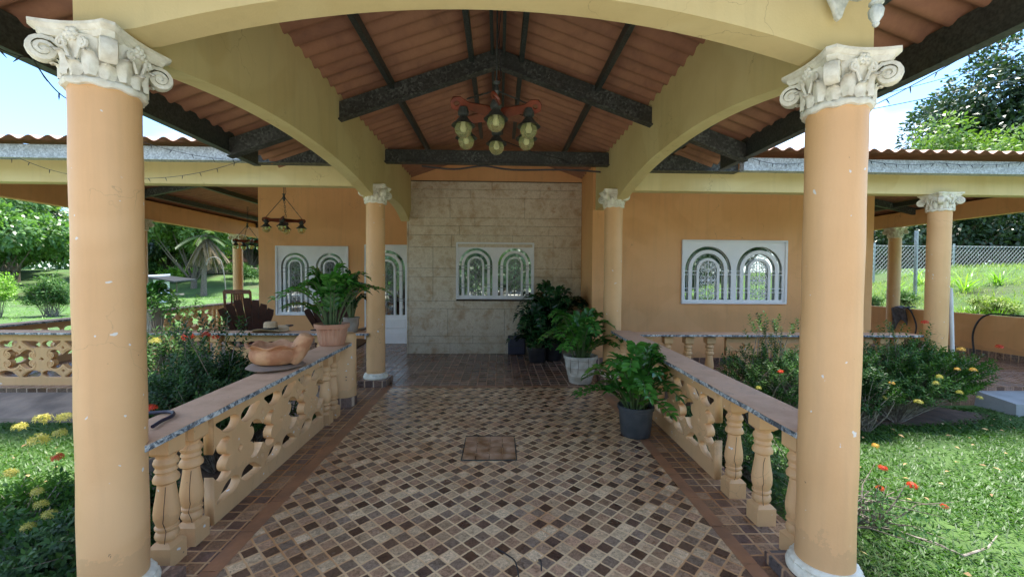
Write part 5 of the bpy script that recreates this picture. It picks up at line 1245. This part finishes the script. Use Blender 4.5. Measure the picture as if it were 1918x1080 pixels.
# ================================================================== TREES
def make_tree(name, label, x, y, h, R, mat, seed, n=9000, leafL=.26, group=None, trunk=.18, crown0=.35, squash=.8, nblob=16, barkm='bark'):
    z0 = gz(x, y); t = thing(name, label, 'tree', (x, y, z0), group); r = random.Random(seed); zc = z0+h*(crown0+(1-crown0)*.5); hh = h*(1-crown0)*.5
    blobs = []
    for i in range(nblob):
        a = 2*PI*r.random(); el = math.asin(r.uniform(-.8, .95)); k = .35+.5*r.random()
        blobs.append((Vector((x+R*k*math.cos(a)*math.cos(el), y+R*k*math.sin(a)*math.cos(el), zc+hh*.8*k*math.sin(el)*1.2)), R*(.24+.20*r.random())))
    st = MB(); top = Vector((x+r.uniform(-.3, .3), y, z0+h*.72)); fork = Vector((x, y, z0+h*crown0*.8))
    st.tube([(x, y, z0-.1), (x+.06, y, z0+h*.12), tuple(fork), tuple(fork.lerp(top, .5)+Vector((.2, .1, 0))), tuple(top)], [trunk*1.3, trunk, trunk*.8, trunk*.45, trunk*.12], 9)
    for c_, rr in blobs[:11]:
        st.tube([tuple(fork), tuple(fork.lerp(c_, .5)+Vector((0, 0, -.1*h*.2))), tuple(c_)], [trunk*.5, trunk*.28, trunk*.06], 5)
    st.build('trunk', barkm, t, True)
    w_ = np.array([b_[1]**2 for b_ in blobs]); w_ /= w_.sum(); idx = RNG.choice(nblob, n, p=w_)
    C = np.array([tuple(b_[0]) for b_ in blobs])[idx]; RR = np.array([b_[1] for b_ in blobs])[idx][:, None]
    o = unit(RNG.normal(size=(n, 3))); o[:, 2] = np.where((o[:, 2] < -.2) & (RNG.random(n) < .6), -o[:, 2], o[:, 2])
    # leaves gather in clumps along twigs
    kq = RNG.integers(0, 60, n); cd = unit(RNG.normal(size=(nblob*60, 3)))[idx*60+kq]; o = unit(cd+.32*RNG.normal(size=(n, 3)))
    P = C+o*RR*(RNG.random((n, 1))**.35)*np.array([1, 1, squash]); D = o*.8+RNG.normal(size=(n, 3))*.55+np.array([0, 0, -.25])
    v = np.clip(RNG.random(n)*.55+.35*((kq % 7)/7), 0, 1)
    Ls = leafL*RNG.uniform(.6, 1.3, n); leaves('crown', P, D, o+np.array([0, 0, .6]), Ls, Ls*.5, mat, t, .15, v)
    return t
TG = 'trees across the lawn on the left'
ta = make_tree('broadleaf_tree', 'mid-green tree at the far left edge behind the two shrubs', -41, 31.5, 11.0, 5.2, 'tree_a', 101, 16000, .42, TG, crown0=.06)
tb = make_tree('broadleaf_tree', 'pale yellowish-green tree seen just right of the shaded left veranda column', -25.5, 36, 10.5, 4.8, 'tree_b', 102, 16000, .36, TG, crown0=.05)
td = make_tree('dark_tree', 'dark tree behind the palm on the left', -26.5, 46, 10.5, 4.2, 'tree_dark', 103, 14000, .40, TG, crown0=.04)
def cp(src, x, y, rot, sc, label, g=TG):
    o = dup(src, (x, y, gz(x, y)-.1), rot, label, g); o.scale = (sc, sc, sc); return o
cp(ta, -34, 29.5, 1.2, .85, 'mid-green tree left of the big near left column, above the right-hand shrub')
cp(td, -42, 38, 2.2, 1.1, 'dark tree in the second row at the far left')
cp(tb, -48, 41, .7, 1.15, 'yellowish tree in the second row at the extreme left')
cp(td, -35.5, 42, .4, 1.0, 'dark tree in the second row hidden mostly by the near left column')
cp(ta, -32.5, 50, 2.9, 1.1, 'mid-green tree beyond the white shelter')
cp(tb, -29.0, 41, 4.2, .8, 'pale tree above the white shelter')
cp(ta, -23.5, 52, .5, 1.0, 'mid-green tree right of the palm, left of the sunlit column')
cp(td, -29.5, 56, 3.3, .95, 'dark distant tree between the palm and the sunlit column')
cp(ta, -24.5, 64, 5.1, 1.15, 'distant tree right of the sunlit column by the house corner')
cp(td, -37, 62, 5.6, 1.3, 'largest dark tree in the far back row on the left')
cp(tb, -45, 58, 1.6, 1.3, 'yellowish tree in the far back row on the left')
cp(td, -58, 52, 1.9, 1.3, 'dark tree at the extreme left of the back row')
cp(ta, -52, 34, 3.9, 1.05, 'mid-green tree outermost on the left')
RG = 'trees beyond the fence on the right'
te = make_tree('dark_tree', 'dark green tree behind the chain-link fence, right of the second veranda column', 19.0, 17.6, 4.6, 2.7, 'tree_dark', 113, 9000, .20, RG, crown0=.02)
# trees behind the photographer, mirrored in the windows
BT = 'trees mirrored in the windows'
for i, (x, y, s_, rr, sc) in enumerate([(-14, -17, ta, .3, .8), (-8.5, -21, td, 1.3, .8), (-3, -17, tb, 2.2, .75), (3.5, -22, ta, 3.1, .85), (9, -17, td, 4.2, .75), (15, -21, tb, 5.0, .85), (21, -16, ta, .9, .8), (-21, -16, tb, 1.9, .85), (28, -20, td, 2.8, .9), (-29, -20, ta, 3.8, .9)]):
    cp(s_, x, y, rr, sc, 'garden tree standing behind the photographer, only mirrored in the windows', BT)
for i in range(13):
    cp(te, -19+3.1*i, -9.5-1.5*(i % 3), i*1.3, .85+.1*(i % 4), 'garden tree standing behind the photographer, only mirrored in the windows', BT)
tl_ = make_tree('broadleaf_tree', 'low light green tree before the wood edge beyond the left lawn', -60, 40, 5.2, 3.0, 'tree_b', 131, 11000, .24, TG, crown0=.02)
for i in range(12):
    cp(tl_, -64+4.1*i, 43+3*((i*7) % 4), i*1.7, 1.1+.12*(i % 3), 'low light green tree before the wood edge beyond the left lawn', TG)
# shrubs on the left lawn
for i, (x, y, rx, h, sd_) in enumerate([(-20.3, 17.2, 1.25, 2.3, 71), (-18.5, 17.9, .95, 1.9, 72)]):
    bush('shrub', ['pale green many-stemmed shrub at the left edge of the lawn', 'rounder darker shrub touching the near left column'][i], 'bush', x, y, gz(x, y), rx, rx*.8, h, 420, 'lime' if i == 0 else 'ixora_light', sd_, .12, 'shrubs on the left lawn', [], .5, npair=5, stems=6)
for i, (px, Y, s_) in enumerate([(340, 38, 1.1), (366, 39, .9), (455, 40, 1.2), (478, 38, 1.2), (300, 41, 1.0)]):
    X = (px-935)/790*Y; bush('shrub', ['lime shrub above the white shelter roof', 'lime shrub left of the palm trunk', 'green shrub left of the sunlit column', 'green shrub right of the sunlit column', 'green shrub left of the lime ones'][i], 'bush', X, Y, gz(X, Y), 1.3*s_, 1*s_, 1.5*s_, 130, 'lime' if i < 2 else 'ixora_light', 90+i, .2, 'shrubs on the far left bank', [], .4, npair=5, stems=9)
# palm
px_, py_ = (393-935)/790*33.5, 33.5; z0 = gz(px_, py_)
t = thing('palm_tree', 'shaggy palm with hanging dead fronds beyond the left veranda', 'tree', (px_, py_, z0))
MB().tube([(px_, py_, z0-.1), (px_+.05, py_, z0+1.5), (px_+.1, py_, z0+3.2), (px_+.15, py_, z0+4.6)], [.24, .17, .15, .16], 10).build('trunk', 'bark', t, True)
def fronds(nf, el0, el1, Lf, mat, nm, seed, droop):
    r = random.Random(seed); V = []; Fc = []; vv = []; P = []; D = []; Nn = []; Ls = []; VV = []
    st = MB()
    for i in range(nf):
        a = 2*PI*(i*.618+.1*r.random()); el = r.uniform(el0, el1); Lx = Lf*r.uniform(.8, 1.15); pts = []
        for k in range(11):
            u = k/10; pts.append(Vector((px_+.15+math.cos(a)*Lx*(u*math.cos(el)), py_+math.sin(a)*Lx*u*math.cos(el), z0+4.6+Lx*(u*math.sin(el)-droop*u*u))))
        st.tube(pts, [.03*(1-.8*k/10) for k in range(11)], 4); q = r.random()*.8
        for k in range(26):
            u = .12+.88*k/26; j = min(9, int(u*10)); p = pts[j].lerp(pts[j+1], u*10-j); tg = (pts[j+1]-pts[j]).normalized(); sd_ = Vector((-math.sin(a), math.cos(a), 0))
            for s_ in (-1, 1): P.append(p); D.append(sd_*s_+tg*.7+Vector((0, 0, -.45))); Nn.append(Vector((0, 0, 1))); Ls.append(.62*(1-.5*u)); VV.append(min(1, q+.2*r.random()))
    st.build(nm+'_rib', mat if False else 'bark', t); leaves(nm, np.array(P), np.array(D), np.array(Nn), np.array(Ls), .06, mat, t, .1, np.array(VV))
fronds(9, .0, 1.1, 1.9, 'palm_leaf', 'fronds', 5, .55); fronds(22, -1.4, -.6, 2.0, 'palm_dead', 'dead_fronds', 6, .35)
# right side: dark wood edge, vine mound, great tree
RG = 'trees beyond the fence on the right'
tv = make_tree('vine_mound', 'tree smothered in yellow-green creepers above the right eave', 22.6, 20.5, 7.6, 4.3, 'vine', 111, 20000, .22, RG, crown0=.05, nblob=22)
tg_ = make_tree('great_tree', 'great dark tree rising above the creeper mound at the right edge', 35.6, 26.5, 16.5, 6.6, 'tree_dark', 112, 36000, .36, RG, .4, .25, .85, 26)
cp(te, 22.8, 18.3, 1.4, 1.0, 'dark tree behind the fence at the right edge of the photo', RG); cp(te, 16.4, 19.5, 2.5, .9, 'dark tree behind the fence, between the two right columns', RG)
cp(te, 19.0, 22.5, 3.6, 1.0, 'dark tree behind the green metal shed', RG); cp(te, 25.5, 17.5, 4.4, 1.1, 'dark tree behind the fence, mostly outside the right edge', RG)
cp(te, 14.6, 18.0, 5.9, .8, 'small dark tree behind the fence by the house corner', RG); cp(te, 26.0, 22.5, .9, 1.3, 'dark tree under the creeper mound at the right edge', RG); cp(te, 21.6, 20.8, 2.1, 1.15, 'dark tree in the second row behind the fence', RG)
cp(te, 21.6, 25.5, 5.2, 1.15, 'dark tree farthest behind the green shed', RG); cp(ta, 27.5, 34, .4, .6, 'mid-green tree low behind the green shed', RG)

# ================================================================== OUTSIDE STRUCTURES
def sbox(t, name, mat, *b_): return MB().box(*b_).build(name, mat, t, bevel=.01)
X = lambda px, Y: (px-935)/790*Y
Z = lambda py, Y: 1.47+(514-py)/790*Y
t = thing('shelter', 'white sheet shelter with a low flat roof on the left lawn', 'shelter', (X(305, 26), 26, -.25))
sbox(t, 'wall_panel', 'white_sheet', X(303, 26), X(331, 26), 26, 26.08, -.25, Z(524, 26))
m = MB(); a0, a1 = X(262, 26), X(306, 26)
m.hexa([(a0, 25.4, Z(523, 26)), (a1, 25.4, Z(519, 26)), (a1, 27.2, Z(516, 27)), (a0, 27.2, Z(519, 27)), (a0, 25.4, Z(520.5, 26)), (a1, 25.4, Z(516.5, 26)), (a1, 27.2, Z(513, 27)), (a0, 27.2, Z(516, 27))]); m.build('roof_sheet', 'white_sheet', t)
m = MB(); a0, a1 = X(306, 26), X(354, 26)
m.hexa([(a0, 25.4, Z(521.5, 26)), (a1, 25.4, Z(528, 26)), (a1, 27.2, Z(524, 27)), (a0, 27.2, Z(519, 27)), (a0, 25.4, Z(518, 26)), (a1, 25.4, Z(526, 26)), (a1, 27.2, Z(522, 27)), (a0, 27.2, Z(516.5, 27))]); m.build('roof_slab', 'black', t)
sbox(t, 'shelf', 'concrete', X(331.5, 26), X(352, 26), 25.9, 26.3, Z(552, 26), Z(549, 26))
for px in (270, 345): MB().tube([(X(px, 26.5), 26.5, -.3), (X(px, 26.5), 26.5, Z(521, 26.5))], .035, 6).build('post', 'bark', t)
t = thing('lamp_pole', 'hooked white pole standing before the far left house', 'pole', (X(432, 30), 30, -.25))
MB().tube(smooth_pts([(X(434, 30), 30, -.3), (X(431, 30), 30, Z(520, 30)), (X(426, 30), 30, Z(492, 30)), (X(420, 30), 30, Z(484, 30)), (X(410, 30), 30, Z(482, 30)), (X(402, 30), 30, Z(487, 30)), (X(399, 30), 30, Z(497, 30))], 5, False), .035, 8).build('pole_tube', 'twig', t, True)
t = thing('stone_wall', 'long low dry-stone wall along the top of the left bank', 'wall', (X(400, 42), 42, 1.0))
m = MB(); r = random.Random(8); x = X(335, 42)
while x < X(485, 42):
    w_ = r.uniform(.5, 1.1); 
    for lv in range(2): z = gz(x, 42)+lv*.34; m.box(x, x+w_-.03, 41.7+r.uniform(-.08, .08), 42.3, z, z+.32)
    x += w_
m.build('stonework', 'hill_stone', t, bevel=.04)
t = thing('far_house', 'white far-off house glimpsed between trees beyond the palm', 'house', (X(420, 58), 58, 1.9))
sbox(t, 'wall', 'house_white', X(352, 58), X(505, 58), 58, 62, 1.5, Z(490, 58))
m = MB(); a0, a1 = X(346, 57), X(512, 57); m.hexa([(a0, 57, Z(490, 57)), (a1, 57, Z(490, 57)), (a1, 63, Z(490, 57)), (a0, 63, Z(490, 57)), (a0+.6, 59.8, Z(470, 57)), (a1-.6, 59.8, Z(470, 57)), (a1-.6, 60.2, Z(470, 57)), (a0+.6, 60.2, Z(470, 57))]); m.build('roof', 'roofing', t)
for px in (375, 405, 440, 470): sbox(t, 'window', 'black', X(px, 58), X(px+8, 58), 57.96, 57.995, Z(503, 58), Z(495, 58))
t = thing('shed', 'pale green metal shed wall beyond the fence on the right', 'shed', (X(1685, 26), 26, 1.8), None)
m = MB(); vs = []; n_ = 60; a0, a1 = X(1625, 26), X(1735, 26)
for i in range(n_+1):
    x = a0+(a1-a0)*i/n_; yy = 24.2+(.03 if i % 2 else 0); vs += [(x, yy, 1.6), (x, yy, 3.05)]
m.add(vs, [(2*i, 2*i+2, 2*i+3, 2*i+1) for i in range(n_)]); m.build('sheet_wall', 'green_sheet', t)
m = MB(); m.hexa([(a0, 24.0, 3.05), (a1, 24.0, 3.05), (a1, 26.5, 3.4), (a0, 26.5, 3.4), (a0, 24.0, 3.1), (a1, 24.0, 3.1), (a1, 26.5, 3.45), (a0, 26.5, 3.45)]); m.build('roof', 'green_sheet', t)
# chain-link fence
t = thing('chain_link_fence', 'grey chain-link fence crossing the field beyond the right veranda', 'fence', (10, 14, 1.2))
x0_, x1_, z0_, z1_ = 9.9, 19.6, 1.66, 2.62; c_ = .13; m = MB(); h_ = z1_-z0_; k = int((x1_-x0_)/c_)
for i in range(-8, k+1):
    for s_ in (1, -1):
        xa = x0_+i*c_ if s_ > 0 else x0_+(i+8)*c_; xb = xa+s_*h_*.9; za, zb = z0_, z1_
        if s_ > 0 and xa < x0_: za = z0_+(x0_-xa)/.9; xa = x0_
        if s_ < 0 and xb < x0_: zb = z0_+(xa-x0_)/.9; xb = x0_
        if s_ > 0 and xb > x1_: zb = z0_+(x1_-xa)/.9; xb = x1_
        if zb-za < .02: continue
        if xa > x1_: continue
        m.tube([(xa, 14+.006*s_, za), (xb, 14+.006*s_, zb)], .0065, 3)
m.build('wire_mesh', 'galv_light', t)
for x in (10.0, 12.8, 15.6, 18.4): MB().tube([(x, 14.05, 1.1), (x, 14.05, 2.7)], .03, 8).build('post', 'galv_light', t)
MB().tube([(x0_, 14.02, z1_-.01), (x1_, 14.02, z1_-.01)], .008, 6).build('tension_wire', 'galv_light', t)
v = atY(1717, 432, 11); tag(MB().tube([(v.x+.01, 11, gz(v.x, 11)-.1), (v.x, 11, v.z)], .042, 10).build('fence_post', 'galv_light', None, True), 'lone tall galvanised post standing between the two right columns', 'post')
# downpipe, hoses, cloth by the right wall
v = atY(1784, 560, 5.75); tag(MB().tube([(v.x+.02, 5.72, .001), (v.x, 5.74, .7), (v.x-.02, 5.76, 1.35)], .024, 10).build('pipe', 'pvc', None, True), 'white plastic pipe leaning beside the right veranda column', 'pipe')
def hose(pts, label):
    q = [(9.28 if i < len(pts)-1 and i > 0 else 9.27, Y, z) if k == 0 else (xx, Y, z) for i, (xx, Y, z, k) in enumerate(pts)]
    tag(MB().tube(smooth_pts(q, 6, False), .015, 8).build('hose', 'black', None, True), label, 'hose', 'black hoses hanging over the low wall')
hose([(9.25, 7.9, .05, 1), (9.27, 7.95, .40, 1), (9.26, 7.85, .68, 1), (9.30, 7.7, .822, 1), (9.38, 7.45, .824, 1), (9.40, 7.1, .824, 1)], 'black hose over the wall right of the white pipe')
hose([(9.22, 9.1, .05, 1), (9.25, 9.05, .40, 1), (9.26, 9.15, .68, 1), (9.30, 9.3, .822, 1), (9.36, 9.45, .824, 1), (9.40, 9.6, .824, 1)], 'black hose over the wall left of the right veranda column')
t = thing('cloth', 'dark grey cloth bundled over the low wall beside the farther right column', 'cloth', (9.3, 9.45, .8))
m = MB(); nu, nv = 14, 12; vs = []
for j in range(nv):
    for i in range(nu):
        u, w_ = i/(nu-1), j/(nv-1); y = 9.28+.36*u; s_ = w_*.62
        if s_ < .2: x, z = 9.48-s_, .815+.02*math.sin(u*9+w_*7)
        else: x, z = 9.27-.03*abs(math.sin(u*8+w_*3)), .83-(s_-.2)*(1-.35*math.sin(u*5))
        vs.append((x, y+.03*math.sin(w_*6), z+.008*math.sin(u*17)))
m.add(vs, [(j*nu+i, j*nu+i+1, (j+1)*nu+i+1, (j+1)*nu+i) for j in range(nv-1) for i in range(nu-1)]); m.add([(a, b_+.0, c_+.012) if a > 9.28 else (a-.012, b_, c_) for a, b_, c_ in vs], [(j*nu+i, (j+1)*nu+i, (j+1)*nu+i+1, j*nu+i+1) for j in range(nv-1) for i in range(nu-1)])
m.build('cloth_folds', 'cloth', t, True, ang=80)

# ================================================================== STRING LIGHTS AND WIRES
def catenary(a, b_, sag, n=24):
    a, b_ = Vector(a), Vector(b_); return [tuple(a.lerp(b_, i/n)+Vector((0, 0, -sag*4*(i/n)*(1-i/n)))) for i in range(n+1)]
def string(label, segs, step=.22, seed=1, r0=.0035):
    t = thing('string_lights', label, 'string lights', segs[0][0], 'dark string lights along the eaves'); r = random.Random(seed)
    for a, b_, sg in segs:
        pts = catenary(a, b_, sg); MB().tube(pts, r0, 4).build('cord', 'black', t)
        Ls = (Vector(b_)-Vector(a)).length; k = max(2, int(Ls/step))
        for i in range(k):
            q = (i+.5)/k*24; j = int(q); p = Vector(pts[j]).lerp(Vector(pts[min(24, j+1)]), q-j); d = Vector((r.uniform(-.6, .6), r.uniform(-.6, .6), -1)).normalized()
            MB().tube([tuple(p), tuple(p+d*.028), tuple(p+d*.032), tuple(p+d*.05)], [.004, .0045, .0035, .0015], 5).build('mini_bulb', 'black', t)
string('string lights hanging under the left roof edge against the sky', [(fpx(-30, 75, 2.2), fpx(60, 108, 2.5), .02), (fpx(60, 108, 2.5), fpx(125, 185, 2.9), .03)], .2, 2)
string('string lights draped across the left yellow beam', [(fpx(-20, 292, 5.3), fpx(36, 296, 5.3), .02), (fpx(36, 296, 5.3), fpx(150, 330, 5.3), .03), (fpx(262, 334, 5.4), fpx(455, 300, 5.3), .06), (fpx(262, 264, 5.2), fpx(455, 300, 5.3), .05)], .2, 3)
string('string lights hanging below the right roof edge against the sky', [(fpx(1918, 38, 2.4), fpx(1640, 196, 3.4), .015), (fpx(1500, 246, 4.0), fpx(1440, 268, 4.4), .01)], .19, 4)
string('string lights stapled along the right metal eave', [(fpx(1410, 297, 5.3), fpx(1510, 303, 5.3), .05), (fpx(1620, 300, 5.3), fpx(1760, 305, 5.3), .04), (fpx(1760, 305, 5.3), fpx(1925, 302, 5.3), .04)], .16, 5)
for i, (a, b_) in enumerate([(fpx(1630, 205, 18), fpx(1960, 128, 18)), (fpx(1660, 175, 22), fpx(1960, 88, 22))]):
    tag(MB().tube(catenary(a, b_, .1), .018, 4).build('power_line', 'black'), ['lower thin wire crossing the sky behind the near right column', 'upper thin wire crossing the sky toward the great tree'][i], 'wire', 'overhead wires')
tag(MB().tube(smooth_pts([fpx(790, 311, 6.1), fpx(850, 317, 6.1), fpx(905, 311, 6.1), fpx(960, 318, 6.1), fpx(1060, 318, 6.1), fpx(1125, 322, 6.1)], 5, False), .012, 6).build('cable', 'black', None, True), 'slack black cable along the bottom of the steel tie beam', 'cable')
tag(MB().tube(smooth_pts([fpx(938, 262, 5.0), fpx(1000, 285, 5.5), fpx(1050, 298, 6.0), fpx(1068, 306, 6.1)], 5, False), .006, 5).build('cable', 'black', None, True), 'thin black cable running from the chandelier rod to the tie beam', 'cable')

# fallen leaves on the lawn, the soil and a few on the path
n_ = 110; x = RNG.uniform(1.9, 7, n_); y = RNG.uniform(2, 5, n_); x2 = RNG.uniform(-6.5, -2.1, 80); y2 = RNG.uniform(2, 5, 80)
P_ = np.stack([np.r_[x, x2], np.r_[y, y2], np.full(n_+80, -.215)+RNG.uniform(0, .02, n_+80)], 1); a_ = RNG.uniform(0, 2*PI, len(P_))
o = leaves('fallen_leaves', P_, np.stack([np.cos(a_), np.sin(a_), RNG.uniform(-.2, .3, len(a_))], 1), np.stack([RNG.normal(0, .3, len(a_)), RNG.normal(0, .3, len(a_)), np.ones(len(a_))], 1), RNG.uniform(.03, .075, len(a_)), RNG.uniform(.015, .03, len(a_)), 'dry_leaf', None, .2)
o['kind'] = 'stuff'; tag(o, 'dry brown leaves scattered over the lawn and beds', 'leaf litter')

# far-off wood edges that read as one mass
def wood(name, label, x0, x1, y0, y1, z0, z1, n, mat, L0):
    x = RNG.uniform(x0, x1, n); y = RNG.uniform(y0, y1, n)
    hh = np.array([z0+(z1-z0)*(.72+.5*noise.noise(Vector((a*.13, 2.2, 5.)))) for a in x]); z = z0+(hh-z0)*RNG.random(n)**.9
    q = np.array([noise.noise(Vector((a*.6, b_*.6, c_*.6))) for a, b_, c_ in zip(x, y, z)]); y = y-q*1.5
    D = RNG.normal(size=(n, 3)); v = np.clip(.4+.9*q+.2*RNG.normal(size=n), 0, 1)
    o = leaves(name, np.stack([x, y, z], 1), D, np.stack([D[:, 1]*.3, -np.ones(n), .7+0*x], 1), L0*RNG.uniform(.6, 1.3, n), L0*.55, mat, None, .15, v)
    o['kind'] = 'stuff'; return tag(o, label, 'woodland')
wood('far_wood', 'distant wood edge closing the view on the left', -125, -14, 68, 71, 1.6, 12.5, 30000, 'tree_a', .75)
wood('far_wood', 'distant wood edge closing the view on the right', 16, 75, 33, 35.5, 1.5, 6.5, 16000, 'tree_dark', .5)
